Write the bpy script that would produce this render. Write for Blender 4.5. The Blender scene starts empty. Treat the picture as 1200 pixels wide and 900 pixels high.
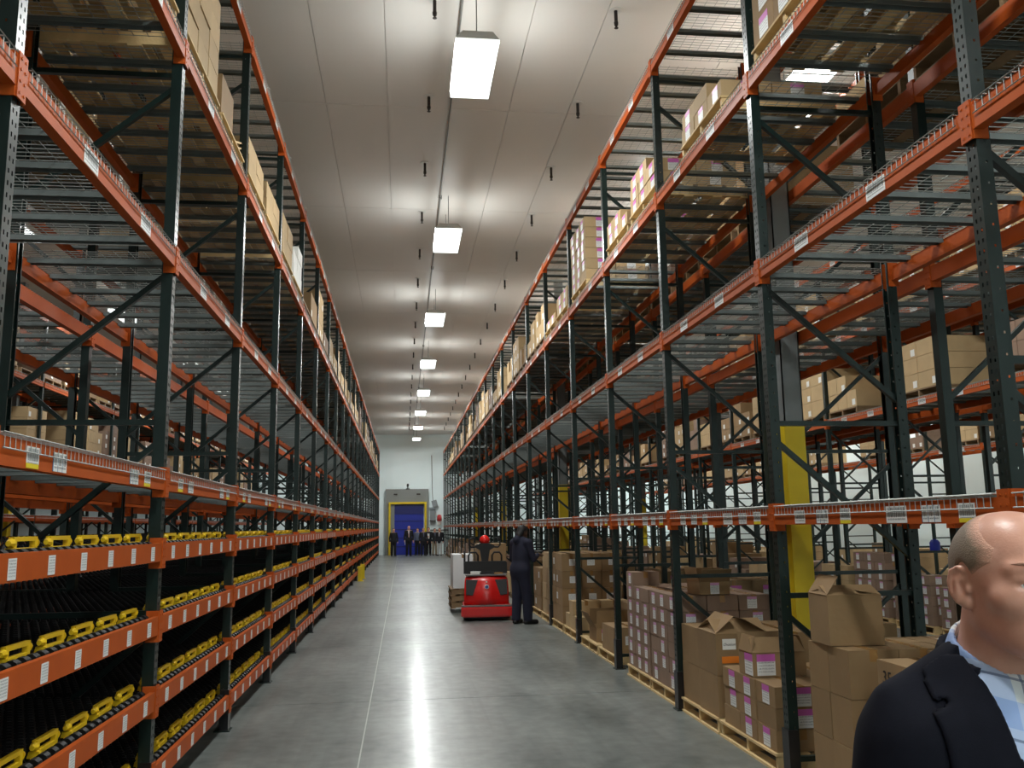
import bpy, math, random
import numpy as np
from mathutils import Vector, Matrix
random.seed(7)
SC = bpy.context.scene
COL = SC.collection
PI = math.pi

# ---------------------------------------------------------------- camera
FPX, PITCH, YAW, ROLL, CAMH = 1037.2, 0.1586, 0.1233, -0.0149, 1.7805
_F = Vector((math.sin(YAW)*math.cos(PITCH), math.cos(YAW)*math.cos(PITCH), math.sin(PITCH)))
_R = Vector((math.cos(YAW), -math.sin(YAW), 0.0)); _U = _R.cross(_F)
_R2 = _R*math.cos(ROLL)+_U*math.sin(ROLL); _U2 = -_R*math.sin(ROLL)+_U*math.cos(ROLL)
cam = bpy.data.cameras.new('camera'); camo = bpy.data.objects.new('camera', cam); COL.objects.link(camo)
cam.sensor_fit = 'HORIZONTAL'; cam.sensor_width = 36.0; cam.lens = FPX/1200*36
cam.clip_start = .05; cam.clip_end = 200
camo.matrix_world = Matrix(((_R2.x, _U2.x, -_F.x, 0), (_R2.y, _U2.y, -_F.y, 0), (_R2.z, _U2.z, -_F.z, CAMH), (0, 0, 0, 1)))
SC.camera = camo
# ---------------------------------------------------------------- world, exposure
w = bpy.data.worlds.new('world'); SC.world = w; w.use_nodes = True
w.node_tree.nodes['Background'].inputs[0].default_value = (.6, .65, .65, 1)
w.node_tree.nodes['Background'].inputs[1].default_value = .02
SC.view_settings.view_transform = 'Standard'; SC.view_settings.look = 'None'
SC.view_settings.exposure = 0.0; SC.view_settings.gamma = 1.0; SC.view_settings.use_curve_mapping = False
LAMP_L = 100.0            # radiance of the ceiling lamps' diffusers
LAMP_ROWS = (-7.0, .81, 4.95, 12.9, 16.9)
LAMP_Y = (-3.1, 3.35, 9.85, 16.3, 22.9, 29.4, 35.9, 42.4, 48.9, 55.2)
CEIL = 7.9; WALL_Y = 59.5

# ---------------------------------------------------------------- materials
def lin(c):
    return tuple(((v/255)/12.92 if v <= 10.3 else (((v/255)+.055)/1.055)**2.4) for v in c)
class NT:
    def __init__(s, name):
        s.m = bpy.data.materials.new(name); s.m.use_nodes = True; s.t = s.m.node_tree
        s.b = s.t.nodes['Principled BSDF']
    def n(s, typ, **k):
        nd = s.t.nodes.new(typ)
        for a, v in k.items(): setattr(nd, a, v)
        return nd
    def l(s, a, b): s.t.links.new(a, b)
    def val(s, x, sock):
        if isinstance(x, (int, float)): sock.default_value = x
        else: s.l(x, sock)
    def math(s, op, a, b=0.0, c=None):
        nd = s.n('ShaderNodeMath', operation=op); s.val(a, nd.inputs[0]); s.val(b, nd.inputs[1])
        if c is not None: s.val(c, nd.inputs[2])
        return nd.outputs[0]
    def coord(s, which='Object'):
        return s.n('ShaderNodeTexCoord').outputs[which]
    def xyz(s, v):
        nd = s.n('ShaderNodeSeparateXYZ'); s.l(v, nd.inputs[0]); return nd.outputs
    def noise(s, vec, scale, detail=2, dim='3D', w=None):
        nd = s.n('ShaderNodeTexNoise', noise_dimensions=dim); nd.inputs['Scale'].default_value = scale; nd.inputs['Detail'].default_value = detail
        if dim == '1D': s.l(w, nd.inputs['W'])
        else: s.l(vec, nd.inputs['Vector'])
        return nd.outputs[0]
    def mix(s, f, a, b):
        nd = s.n('ShaderNodeMix', data_type='RGBA'); s.val(f, nd.inputs[0])
        for x, i in ((a, 6), (b, 7)):
            if isinstance(x, tuple): nd.inputs[i].default_value = (*x[:3], 1)
            else: s.l(x, nd.inputs[i])
        return nd.outputs[2]
    def rough(s, r, metal=0.0, spec=.5):
        s.b.inputs['Roughness'].default_value = r; s.b.inputs['Metallic'].default_value = metal
        s.b.inputs['Specular IOR Level'].default_value = spec
        return s
    def color(s, c):
        if isinstance(c, tuple): s.b.inputs['Base Color'].default_value = (*c[:3], 1)
        else: s.l(c, s.b.inputs['Base Color'])
    def bump(s, h, strength=.2, dist=.01):
        nd = s.n('ShaderNodeBump'); nd.inputs['Strength'].default_value = strength; nd.inputs['Distance'].default_value = dist
        s.l(h, nd.inputs['Height']); s.l(nd.outputs[0], s.b.inputs['Normal'])

def MAT(name, rgb, rough=.5, metal=0.0, amt=.12, scale=3.0, rnd=0.0, bump=0.0, coords='Object', spec=.5):
    t = NT(name); c = lin(rgb); co = t.coord(coords)
    n = t.noise(co, scale, 4)
    col = t.mix(n, tuple(v*(1-amt*1.6) for v in c), tuple(min(1, v*(1+amt*1.6)) for v in c))
    if rnd:
        oi = t.n('ShaderNodeObjectInfo').outputs['Random']
        hs = t.n('ShaderNodeHueSaturation'); t.l(col, hs.inputs['Color'])
        t.l(t.math('MULTIPLY_ADD', oi, rnd*2, 1-rnd), hs.inputs['Value']); col = hs.outputs[0]
    t.color(col); t.rough(rough, metal, spec)
    if bump: t.bump(t.noise(co, scale*8, 3), bump)
    return t.m
def EMIT(name, rgb, s):
    t = NT(name); t.color((.8, .8, .8)); t.b.inputs['Emission Color'].default_value = (*lin(rgb), 1); t.b.inputs['Emission Strength'].default_value = s
    return t.m

m_green = MAT('green_steel', (15, 32, 29), .33, .0, .15, 6)
m_orange = MAT('orange_steel', (173, 79, 29), .5, .0, .12, 5, spec=.12)
m_zinc = MAT('zinc_wire', (164, 168, 164), .5, .4, .1, 8); m_chan = MAT('zinc_channel', (108, 116, 114), .5, .3, .1, 8)
m_dark = MAT('dark_plastic', (22, 22, 24), .35, 0, .1, 20)
m_wheel = MAT('roller_wheel', (22, 22, 23), .55, 0, .1, 20, spec=.25)
m_yellow = MAT('yellow_plastic', (214, 178, 26), .4, 0, .08, 10)
m_ypaint = MAT('yellow_paint', (214, 186, 20), .5, 0, .1, 4)
m_wood = MAT('pallet_wood', (206, 178, 128), .75, 0, .22, 5, .14, .3)
m_wood_dark = MAT('weathered_pallet_wood', (128, 104, 74), .8, 0, .25, 5, .15, .3)
m_card = MAT('cardboard', (140, 113, 78), .8, 0, .1, 4, .10, .1)
m_card_pale = MAT('pale_cardboard', (176, 150, 110), .8, 0, .1, 4, .08, .1)
m_card_grey = MAT('grey_brown_cardboard', (132, 108, 90), .8, 0, .1, 4, .10, .1)
m_card_in = MAT('cardboard_inside', (126, 92, 54), .85, 0, .1, 5)
m_tape = MAT('packing_tape', (150, 112, 66), .25, 0, .06, 8)
m_white = MAT('white_paper', (226, 226, 220), .6, 0, .03, 5)
m_column = MAT('grey_column_steel', (120, 124, 124), .5, .1, .06, 4)
m_lampbody = MAT('lamp_housing', (215, 215, 210), .4, .1, .04, 4)
m_conduit = MAT('conduit_steel', (120, 120, 116), .4, .5, .08, 10)
m_brass = MAT('sprinkler_metal', (52, 46, 42), .4, .5, .1, 30)
m_black = MAT('black_rubber', (20, 20, 21), .6, 0, .1, 10)
m_lens = EMIT('lamp_diffuser', (246, 255, 252), 3.0)
m_lens.cycles.emission_sampling = 'NONE'
def area_light(name, radiance, sx, sy):
    a = bpy.data.lights.new(name, 'AREA'); a.shape = 'RECTANGLE'; a.size = sx; a.size_y = sy
    a.energy = radiance*PI*sx*sy; a.color = (.97, 1.0, .985); return a
a_down = area_light('lamp_light', LAMP_L, .46, 1.26); a_up = area_light('lamp_uplight', LAMP_L*.05, .3, 1.2); a_side = area_light('lamp_sidelight', LAMP_L*.8, .05, 1.22)

def label_mat(name, w, h, top=None, bottom=None, kind='bar', blue=False):
    """printed label: object x runs across, z up; white paper, a colour band, black bars or lines of small print"""
    t = NT(name); x, y, z = t.xyz(t.coord('Object'))
    ax = t.math('ABSOLUTE', x)
    inx = t.math('LESS_THAN', ax, w*.43)
    white = lin((222, 224, 222)); ink = lin((38, 40, 46))
    col = white
    if kind in ('bar', 'triple'):
        nb = t.noise(None, 1.0, 0, '1D', t.math('MULTIPLY', x, 2.2/w*24))
        bar = t.math('GREATER_THAN', nb, .5)
        bar = t.math('MULTIPLY', bar, inx)
        bar = t.math('MULTIPLY', bar, t.math('GREATER_THAN', z, -h*.16))
        bar = t.math('MULTIPLY', bar, t.math('LESS_THAN', z, h*.42))
        if kind == 'triple':
            fx = t.math('FRACT', t.math('MULTIPLY_ADD', x, 3/w, .5))
            bar = t.math('MULTIPLY', bar, t.math('GREATER_THAN', fx, .26))
            bar = t.math('MULTIPLY', bar, t.math('LESS_THAN', fx, .78))
        col = t.mix(bar, col, ink)
        if blue:
            fx = t.math('FRACT', t.math('MULTIPLY', t.math('ADD', x, w*.5), 3/w))
            col = t.mix(t.math('LESS_THAN', fx, .1), col, lin((50, 110, 150)))
        n2 = t.math('GREATER_THAN', t.noise(None, 1, 1, '1D', t.math('MULTIPLY', x, 90/w)), .5)
        tx = t.math('MULTIPLY', n2, inx); tx = t.math('MULTIPLY', tx, t.math('LESS_THAN', z, -h*.23)); tx = t.math('MULTIPLY', tx, t.math('GREATER_THAN', z, -h*.33))
        col = t.mix(tx, col, ink)
    if kind == 'print':
        fz = t.math('FRACT', t.math('MULTIPLY', z, 7.0/h))
        n2 = t.math('GREATER_THAN', t.noise(t.coord('Object'), 34/w, 1), .48)
        tx = t.math('MULTIPLY', t.math('GREATER_THAN', fz, .52), n2)
        tx = t.math('MULTIPLY', tx, inx); tx = t.math('MULTIPLY', tx, t.math('LESS_THAN', t.math('ABSOLUTE', z), h*.42))
        col = t.mix(t.math('MULTIPLY', tx, .65), col, lin((70, 72, 84)))
    if top: col = t.mix(t.math('GREATER_THAN', z, h*(.5-top[1])), col, lin(top[0]))
    if bottom: col = t.mix(t.math('LESS_THAN', z, h*(-.5+bottom[1])), col, lin(bottom[0]))
    t.color(col); t.rough(.45)
    return t.m
lm_bar = label_mat('barcode_label', .15, .085)
lm_bary = label_mat('yellow_foot_barcode_label', .125, .09, bottom=((222, 200, 40), .22))
lm_tri = label_mat('triple_barcode_label', .16, .085, kind='triple', blue=True)
lm_big = label_mat('large_barcode_label', .2, .09)
lm_tag = label_mat('lane_tag', .076, .085, kind='print')
lm_pink = label_mat('pink_banded_label', .15, .16, top=((196, 96, 178), .34), kind='print')
lm_pinks = label_mat('small_pink_banded_label', .1, .13, top=((196, 140, 184), .22), kind='print')
lm_ship = label_mat('shipping_label', .13, .11, kind='print')

# ---------------------------------------------------------------- mesh helpers
class MB:
    def __init__(s): s.v = []; s.f = []; s.m = []
    def box(s, a, b, m=0, skip=''):
        x0, y0, z0 = a; x1, y1, z1 = b; o = len(s.v)
        s.v += [(x0,y0,z0),(x1,y0,z0),(x1,y1,z0),(x0,y1,z0),(x0,y0,z1),(x1,y0,z1),(x1,y1,z1),(x0,y1,z1)]
        for k, f in (('b',(0,3,2,1)),('t',(4,5,6,7)),('s',(0,1,5,4)),('e',(1,2,6,5)),('n',(2,3,7,6)),('w',(3,0,4,7))):
            if k not in skip: s.f.append(tuple(o+i for i in f)); s.m.append(m)
        return s
    def quad(s, p, m=0):
        o = len(s.v); s.v += [tuple(q) for q in p]; s.f.append(tuple(range(o, o+len(p)))); s.m.append(m); return s
    def bar(s, p, q, wy, wz, m=0, up=(0,0,1)):
        """square bar from p to q; wy across, wz along 'up'"""
        p = Vector(p); q = Vector(q); d = (q-p).normalized(); upv = Vector(up)
        if abs(d.dot(upv)) > .95: upv = Vector((0,1,0))
        r = d.cross(upv).normalized(); u = r.cross(d).normalized(); o = len(s.v)
        for c in (p, q):
            for a, b in ((-1,-1),(1,-1),(1,1),(-1,1)): s.v.append(tuple(c+r*a*wy/2+u*b*wz/2))
        for f in ((0,1,2,3),(7,6,5,4),(0,4,5,1),(1,5,6,2),(2,6,7,3),(3,7,4,0)): s.f.append(tuple(o+i for i in f)); s.m.append(m)
        return s
    def tube(s, pts, r, n=8, m=0, cap=True):
        pts = [Vector(p) for p in pts]; o = len(s.v); rr = r if isinstance(r, (list, tuple)) else [r]*len(pts)
        pu = None
        for i, p in enumerate(pts):
            d = (pts[min(i+1, len(pts)-1)]-pts[max(i-1, 0)]).normalized()
            if pu is None: pu = Vector((0,0,1)) if abs(d.z) < .9 else Vector((1,0,0))
            a = d.cross(pu).normalized(); pu2 = a.cross(d).normalized(); pu = pu2
            for k in range(n):
                an = 2*PI*k/n; s.v.append(tuple(p+a*math.cos(an)*rr[i]+pu2*math.sin(an)*rr[i]))
        for i in range(len(pts)-1):
            for k in range(n):
                s.f.append((o+i*n+k, o+i*n+(k+1)%n, o+(i+1)*n+(k+1)%n, o+(i+1)*n+k)); s.m.append(m)
        if cap:
            s.f.append(tuple(o+k for k in reversed(range(n)))); s.m.append(m)
            s.f.append(tuple(o+(len(pts)-1)*n+k for k in range(n))); s.m.append(m)
        return s
    def wire(s, pts, r, m=0):
        """thin square-section wire without end caps"""
        return s.tube(pts, r, 4, m, False)
    def prism(s, prof, axis, a, b, m=0):
        """profile of 2-D points swept along axis ('x','y','z') from a to b"""
        o = len(s.v); n = len(prof)
        def P(q, t): return {'x': (t, q[0], q[1]), 'y': (q[0], t, q[1]), 'z': (q[0], q[1], t)}[axis]
        s.v += [P(q, a) for q in prof]+[P(q, b) for q in prof]
        for k in range(n): s.f.append((o+k, o+(k+1)%n, o+n+(k+1)%n, o+n+k)); s.m.append(m)
        s.f.append(tuple(o+k for k in reversed(range(n)))); s.m.append(m); s.f.append(tuple(o+n+k for k in range(n))); s.m.append(m)
        return s
    def add(s, other, off=(0,0,0), rz=0.0, mo=0):
        o = len(s.v); c, sn = math.cos(rz), math.sin(rz)
        s.v += [(x*c-y*sn+off[0], x*sn+y*c+off[1], z+off[2]) for x, y, z in other.v]
        s.f += [tuple(o+i for i in f) for f in other.f]; s.m += [k+mo for k in other.m]
        return s
    def mesh(s, name, mats, smooth=False, fix=False):
        me = bpy.data.meshes.new(name); me.from_pydata(s.v, [], s.f)
        for m in (mats if isinstance(mats, (list, tuple)) else [mats]): me.materials.append(m)
        if any(s.m): me.polygons.foreach_set('material_index', s.m)
        if smooth: me.polygons.foreach_set('use_smooth', [True]*len(s.f))
        if fix:
            import bmesh
            bm = bmesh.new(); bm.from_mesh(me); bmesh.ops.recalc_face_normals(bm, faces=bm.faces); bm.to_mesh(me); bm.free()
        return me

def obj(name, me, parent=None, loc=(0,0,0), rz=0.0, rot=None, kind=None, label=None, cat=None, group=None):
    o = bpy.data.objects.new(name, me); COL.objects.link(o)
    o.location = loc; o.rotation_euler = rot if rot else (0, 0, rz)
    if parent: o.parent = parent
    if kind: o['kind'] = kind
    if label: o['label'] = label
    if cat: o['category'] = cat
    if group: o['group'] = group
    return o
def thing(name, label, cat, loc=(0,0,0), rz=0.0, group=None):
    return obj(name, None, None, loc, rz, label=label, cat=cat, group=group)
def copy_tree(root, loc, rz, label, group=None):
    r = root.copy(); COL.objects.link(r); r.location = loc; r.rotation_euler = (0, 0, rz); r['label'] = label
    if group: r['group'] = group
    for ch in list(root.children):
        c = ch.copy(); COL.objects.link(c); c.parent = r
        for g in ch.children:
            k = g.copy(); COL.objects.link(k); k.parent = c
    return r
ORD = 'first second third fourth fifth sixth seventh eighth ninth tenth eleventh twelfth thirteenth fourteenth fifteenth sixteenth seventeenth eighteenth nineteenth twentieth twenty-first twenty-second twenty-third'.split()
# ================================================================ structure
X0, X1, Y0 = -16.0, 18.2, -5.0
def floor_mat():
    t = NT('polished_concrete'); co = t.coord('Generated')
    geo = t.n('ShaderNodeNewGeometry').outputs['Position']
    mp = t.n('ShaderNodeMapping'); t.l(geo, mp.inputs[0]); mp.inputs['Scale'].default_value = (1.6, .35, 1)
    a = t.noise(geo, .55, 5); b = t.noise(mp.outputs[0], 1.6, 5); c = t.noise(geo, 7, 3)
    s = t.math('ADD', t.math('MULTIPLY', a, .5), t.math('MULTIPLY', b, .5))
    s = t.math('ADD', t.math('MULTIPLY', s, .72), t.math('MULTIPLY', c, .28))
    cr = t.n('ShaderNodeValToRGB'); t.l(s, cr.inputs[0])
    cr.color_ramp.elements[0].position = .36; cr.color_ramp.elements[0].color = (*lin((78, 84, 81)), 1)
    cr.color_ramp.elements[1].position = .64; cr.color_ramp.elements[1].color = (*lin((136, 141, 137)), 1)
    mp2 = t.n('ShaderNodeMapping'); t.l(geo, mp2.inputs[0]); mp2.inputs['Scale'].default_value = (9, .25, 1)
    sc = t.noise(mp2.outputs[0], 1.0, 4)       # tyre scuffs along the aisle
    col = t.mix(t.math('MULTIPLY', t.math('SMOOTH_MAX', t.math('SUBTRACT', sc, .52), 0.0, .02), 1.7), cr.outputs[0], lin((74, 79, 77)))
    t.color(col); t.rough(.3, 0, .5); t.b.inputs['Coat Weight'].default_value = .28; t.b.inputs['Coat Roughness'].default_value = .17
    r = t.math('MULTIPLY_ADD', b, .1, .34); t.l(r, t.b.inputs['Roughness'])
    return t.m
m_floor = floor_mat()
m_joint = MAT('joint_filler', (176, 180, 174), .6, 0, .1, 3)
floor = obj('floor', MB().box((X0, Y0, -.3), (X1, WALL_Y+.3, -.004)).mesh('floor', m_joint), kind='structure')
SX, SY, G = 4.2, 4.5, .012
slab = MB().box((G/2, G/2, -.2), (SX-G/2, SY-G/2, 0)).mesh('floor_slab', m_floor)
for i in range(-4, 5):
    for j in range(-4, 12):
        xs = -.33+SX*i; ys = 9.7+SY*j
        if xs+SX <= X0 or xs >= X1 or ys+SY <= Y0-1 or ys >= WALL_Y: continue
        a = (max(xs+G/2, X0), max(ys+G/2, Y0)); b = (min(xs+SX-G/2, X1), min(ys+SY-G/2, WALL_Y))
        whole = abs(a[0]-xs-G/2) < 1e-6 and abs(b[0]-xs-SX+G/2) < 1e-6 and abs(a[1]-ys-G/2) < 1e-6 and abs(b[1]-ys-SY+G/2) < 1e-6
        if whole: obj('floor_slab', slab, floor, (xs, ys, 0))
        else: obj('floor_slab', MB().box((a[0], a[1], -.2), (b[0], b[1], 0)).mesh('floor_slab', m_floor), floor)

m_ceil = MAT('ceiling_panel_paint', (220, 217, 211), .4, 0, .05, .5)
m_wallp = MAT('white_wall_panel', (236, 251, 251), .5, 0, .03, .6)
ceil = obj('ceiling', MB().box((X0, Y0, CEIL), (X1, WALL_Y+.3, CEIL+.25)).mesh('ceiling', m_ceil), kind='structure')
PX, PY = .89, 4.25
pan = MB().box((.004, .005, -.016), (PX-.004, PY-.005, -.0005)).mesh('ceiling_panel', m_ceil)
for i in range(-3, 7):
    for j in range(-2, 12):
        y = 12.3+PY*j
        if y+PY > WALL_Y: continue
        obj('ceiling_panel', pan, ceil, (-.25+PX*i, y, CEIL))
def wall(name, a, b): return obj(name, MB().box(a, b).mesh(name, m_wallp), kind='structure')
wf = wall('wall_far', (X0, WALL_Y, -.3), (X1, WALL_Y+.3, CEIL))
wall('wall_near', (X0, Y0-.3, -.3), (X1, Y0, CEIL+.25))
wall('wall_left', (X0-.3, Y0-.3, -.3), (X0, WALL_Y+.3, CEIL+.25))
wall('wall_right', (X1, Y0-.3, -.3), (X1+.3, WALL_Y+.3, CEIL+.25))
for i in range(-5, 9):
    x = -1.25+1.15*i
    for z0, z1 in ((0.0, 6.73), (6.75, CEIL-.02)):
        if x+1.15 > -1.25 and x < 1.74 and z0 < 1:      # the door bay stands in front of these
            z0 = 4.35
        obj('wall_panel', MB().box((x+.005, WALL_Y-.03, z0), (x+1.145, WALL_Y-.001, z1)).mesh('wall_panel', m_wallp), wf)
obj('base_rail', MB().box((1.78, WALL_Y-.09, 1.5), (3.0, WALL_Y-.03, 1.6)).mesh('base_rail', m_conduit), wf)

# dock door: grey header and jambs, yellow guard frame, blue roll curtain
m_header = MAT('grey_door_cladding', (128, 132, 128), .5, 0, .05, 1)
m_blue = MAT('blue_door_curtain', (26, 44, 150), .45, 0, .08, 1.5)
m_blued = MAT('dark_blue_curtain', (20, 30, 96), .45, 0, .08, 1.5)
DX0, DX1, DY = -1.14, 1.66, WALL_Y-.35
door = obj('door_1', MB().box((DX0, DY, 3.3), (DX1, WALL_Y-.001, 4.26)).box((DX0, DY, 0), (DX0+.22, WALL_Y-.001, 3.3)).box((DX1-.16, DY, 0), (DX1, WALL_Y-.001, 3.3)).mesh('door_1', m_header), kind='structure')
obj('yellow_frame', MB().box((-.94, DY-.12, 0), (-.81, DY-.001, 3.28)).box((1.40, DY-.12, 0), (1.53, DY-.001, 3.28)).box((-.94, DY-.12, 3.28), (1.53, DY-.001, 3.41)).mesh('yellow_frame', m_ypaint), door)
obj('door_jamb', MB().box((-.81, DY+.02, 0), (-.56, DY+.1, 3.28)).mesh('door_jamb', m_header), door)
obj('curtain', MB().box((-.56, DY+.05, 0), (1.34, DY+.09, 2.62)).mesh('curtain', m_blue), door)
obj('curtain_hood', MB().box((-.56, DY+.03, 2.62), (1.34, DY+.12, 3.25)).mesh('curtain_hood', m_blued), door)
for z in (.5, 1.05, 1.6, 2.15): obj('curtain_batten', MB().box((-.55, DY+.03, z), (1.33, DY+.049, z+.045)).mesh('curtain_batten', m_blued), door)
for x in (-.5, 1.0): obj('door_bracket', MB().box((x-.12, DY-.05, 3.88), (x+.12, DY-.001, 3.96)).box((x-.03, DY-.09, 3.9), (x+.03, DY-.05, 3.94)).mesh('door_bracket', m_brass), door)

# building columns standing in the flue between back-to-back rows: yellow to 2.75 m, grey above
def column(x, y):
    m = MB(); a, t = .10, .012
    for b in (((-a, -a), (a, -a+t)), ((-a, a-t), (a, a)), ((-a, -a), (-a+t, a)), ((a-t, -a), (a, a))): m.box((b[0][0], b[0][1], 2.75), (b[1][0], b[1][1], CEIL-.001))
    o = obj('building_column', m.mesh('building_column', m_column), loc=(x, y, 0), kind='structure')
    s = MB().box((-a-.004, -a-.004, 0.02), (a+.004, a+.004, 2.75)); obj('yellow_sleeve', s.mesh('yellow_sleeve', m_ypaint), o)
    obj('base_plate', MB().box((-.17, -.17, 0), (.17, .17, .02)).mesh('base_plate', m_column), o)
for x, y in ((3.88, 8.5), (3.88, 21.5), (3.88, 34.6), (3.88, 47.7), (-9.4, 22.6), (-9.4, 35.7), (9.445, 8.5), (9.445, 21.5), (9.445, 34.6)): column(x, y)

# ---------------------------------------------------------------- lamps, conduit, sprinklers
hb = MB().prism([(-.25, 0), (-.17, .09), (.17, .09), (.25, 0)], 'y', -.66, .66).mesh('housing', m_lampbody, fix=True)
lens = MB().box((-.24, -.64, -.06), (.24, .64, -.001)).mesh('diffuser', m_lens)
hng = MB().bar((0, -.5, .09), (0, -.5, CEIL-7.2-.02), .012, .012).bar((0, .5, .09), (0, .5, CEIL-7.2-.02), .012, .012).box((-.07, -.05, .09), (.07, .05, .15)).mesh('hanger', m_conduit)
rowname = {-7.0: 'over the far aisle behind the flow racks', .81: 'over the main aisle', 4.95: 'over the pallet racks beside the column',
           12.9: 'over the third pallet aisle', 16.9: 'along the bright white side wall'}
for xr in LAMP_ROWS:
    for j, y in enumerate(LAMP_Y):
        if abs(xr) > 6 and j in (0,): continue
        o = thing('ceiling_lamp', f'hanging linear ceiling lamp {rowname[xr]}, {ORD[j]} along its line', 'lamp', (xr, y, 7.2), group='hanging ceiling lamps')
        obj('housing', hb, o); obj('diffuser', lens, o); obj('hanger', hng, o)
        obj('lamp_light', a_down, o, (0, 0, -.0625)); obj('lamp_uplight', a_up, o, (0, 0, .0915), rot=(PI, 0, 0))
        if xr in (.81, 4.95):
            for sgn in (-1, 1): obj('lamp_sidelight', a_side, o, (sgn*.2425, 0, -.031), rot=(0, -sgn*PI/2, 0))
cd = MB().tube([(.66, Y0, CEIL-.06), (.66, WALL_Y-.03, CEIL-.06)], .014, 6)
o = obj('conduit', cd.mesh('conduit', m_conduit), label='thin steel conduit running under the ceiling along the main lamp line', cat='conduit')
for j in range(12): obj('conduit_clip', MB().box((.63, -.02, CEIL-.08), (.69, .02, CEIL-.017)).mesh('conduit_clip', m_conduit), o, (0, 2+4.6*j, 0))
sp_e = MB().tube([(0, 0, 0), (0, 0, -.012)], .075, 12).mesh('escutcheon', m_lampbody)
sp_p = MB().tube([(0, 0, -.012), (0, 0, -.15), (0, 0, -.16), (0, 0, -.2)], [.022, .022, .028, .024], 8).mesh('drop_pipe', m_brass)
sp_d = MB().tube([(0, 0, -.2), (0, 0, -.23)], .011, 6).tube([(0, 0, -.23), (0, 0, -.236)], .026, 8).mesh('deflector', m_brass)
for xi, (x, nm) in enumerate(((-1.95, 'above the flow rack side of the aisle'), (.34, 'close beside the aisle lamps'), (2.51, 'above the pallet rack side of the aisle'))):
    for j in range(21):
        o = thing('sprinkler_head', f'dark pendant sprinkler {nm}, {ORD[j]} along its line', 'sprinkler', (x, 7.2+2.37*j, CEIL-.016), group='ceiling sprinklers')
        obj('escutcheon', sp_e, o); obj('drop_pipe', sp_p, o)
        if j < 8: obj('deflector', sp_d, o)
# wall fittings by the door
m_box = MAT('grey_enamel', (140, 148, 150), .45, .1, .05, 3); m_red = MAT('red_beacon_plastic', (205, 60, 62), .3, 0, .05, 3)
o = thing('control_box', 'grey control box on the white wall beside the blue door', 'control box', (1.95, WALL_Y-.04, 2.2))
obj('body', MB().box((-.18, -.22, 0), (.16, 0, .72)).mesh('body', m_box), o); obj('base_tray', MB().box((-.2, -.24, -.07), (.18, 0, -.002)).mesh('base_tray', m_brass), o)
obj('lid', MB().prism([(-.3, .725), (0, .725), (0, .85)], 'x', -.2, .18).mesh('lid', m_box, fix=True), o)
o = thing('door_operator', 'small tilted grey motor box above the control box, on a thin pipe', 'motor', (2.12, WALL_Y-.04, 3.1))
obj('body', MB().box((-.17, -.2, 0), (.17, 0, .42)).mesh('body', m_box), o, rot=(0, -.25, 0)); obj('pipe', MB().tube([(-.16, -.05, .4), (-.2, -.05, 1.0), (-.25, -.05, 3.4)], .02, 6).mesh('pipe', m_conduit), o)
o = thing('alarm_beacon', 'red alarm beacon with white horn on the wall by the door', 'alarm', (2.38, WALL_Y-.04, 1.88))
obj('horn', MB().box((-.12, -.16, 0), (.12, 0, .28)).mesh('horn', m_white), o); obj('lens', MB().tube([(0, -.185, .281), (0, -.185, .5), (0, -.185, .6), (0, -.185, .68)], [.15, .16, .14, .08], 12).mesh('lens', m_red, True), o)
o = thing('security_camera', 'small black camera on a bracket above the door header', 'camera', (.3, DY, 4.262))
obj('bracket', MB().box((-.02, -.02, 0), (.02, .02, .18)).box((-.12, -.06, 0), (.12, .06, .03)).mesh('bracket', m_brass), o); obj('body', MB().tube([(0, .1, .2), (0, -.22, .28)], .07, 8).mesh('body', m_black), o)
# ================================================================ racks
S, DEP, H, PW = 2.52, 1.07, 6.74, .08
def strip(m, o, ux, uz, w, h, cols, hole, pitch, z0):
    """perforated sheet: o origin, ux across (Vector), uz up; real rectangular holes in columns cols every pitch"""
    xs = [0.0]
    for c in cols: xs += [c-hole[0]/2, c+hole[0]/2]
    xs.append(w)
    P = lambda x, z: tuple(Vector(o)+Vector(ux)*x+Vector(uz)*z)
    for i in range(len(xs)-1):
        if i % 2 == 0: m.quad([P(xs[i], 0), P(xs[i+1], 0), P(xs[i+1], h), P(xs[i], h)])
        else:
            z = 0.0; k = 0
            while z0+k*pitch+hole[1]/2 < h:
                a = z0+k*pitch-hole[1]/2; m.quad([P(xs[i], z), P(xs[i+1], z), P(xs[i+1], a), P(xs[i], a)]); z = a+hole[1]; k += 1
            m.quad([P(xs[i], z), P(xs[i+1], z), P(xs[i+1], h), P(xs[i], h)])
def post_mesh(full=True):
    m = MB(); d = .072
    if full:
        strip(m, (0, -PW/2, .01), (0, 1, 0), (0, 0, 1), PW, H, (.024, .056), (.011, .02), .0508, .04)
        strip(m, (0, -PW/2, .01), (1, 0, 0), (0, 0, 1), d, H, (.042,), (.009, .012), .1016, .06)
        strip(m, (0, PW/2, .01), (1, 0, 0), (0, 0, 1), d, H, (.042,), (.009, .012), .1016, .06)
    else:
        m.quad([(0, -PW/2, 0), (0, PW/2, 0), (0, PW/2, H), (0, -PW/2, H)])
        for y in (-PW/2, PW/2): m.quad([(0, y, 0), (d, y, 0), (d, y, H), (0, y, H)])
    for y, t in ((-PW/2, .014), (PW/2, -.014)): m.quad([(d, y, 0), (d, y+t, 0), (d, y+t, H), (d, y, H)])
    return m
post_full = post_mesh().mesh('post', m_green); post_plain = post_mesh(False).mesh('post', m_green)
plate = MB().box((-.03, -.07, 0), (.11, .07, .01)).mesh('base_plate', m_green)
guard = MB().prism([(-.012, -.055), (.06, -.055), (.06, .055), (-.012, .055)], 'z', .011, .36).mesh('post_guard', m_dark, fix=True)
def brace(p, q): return MB().bar(p, q, .036, .036)
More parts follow.
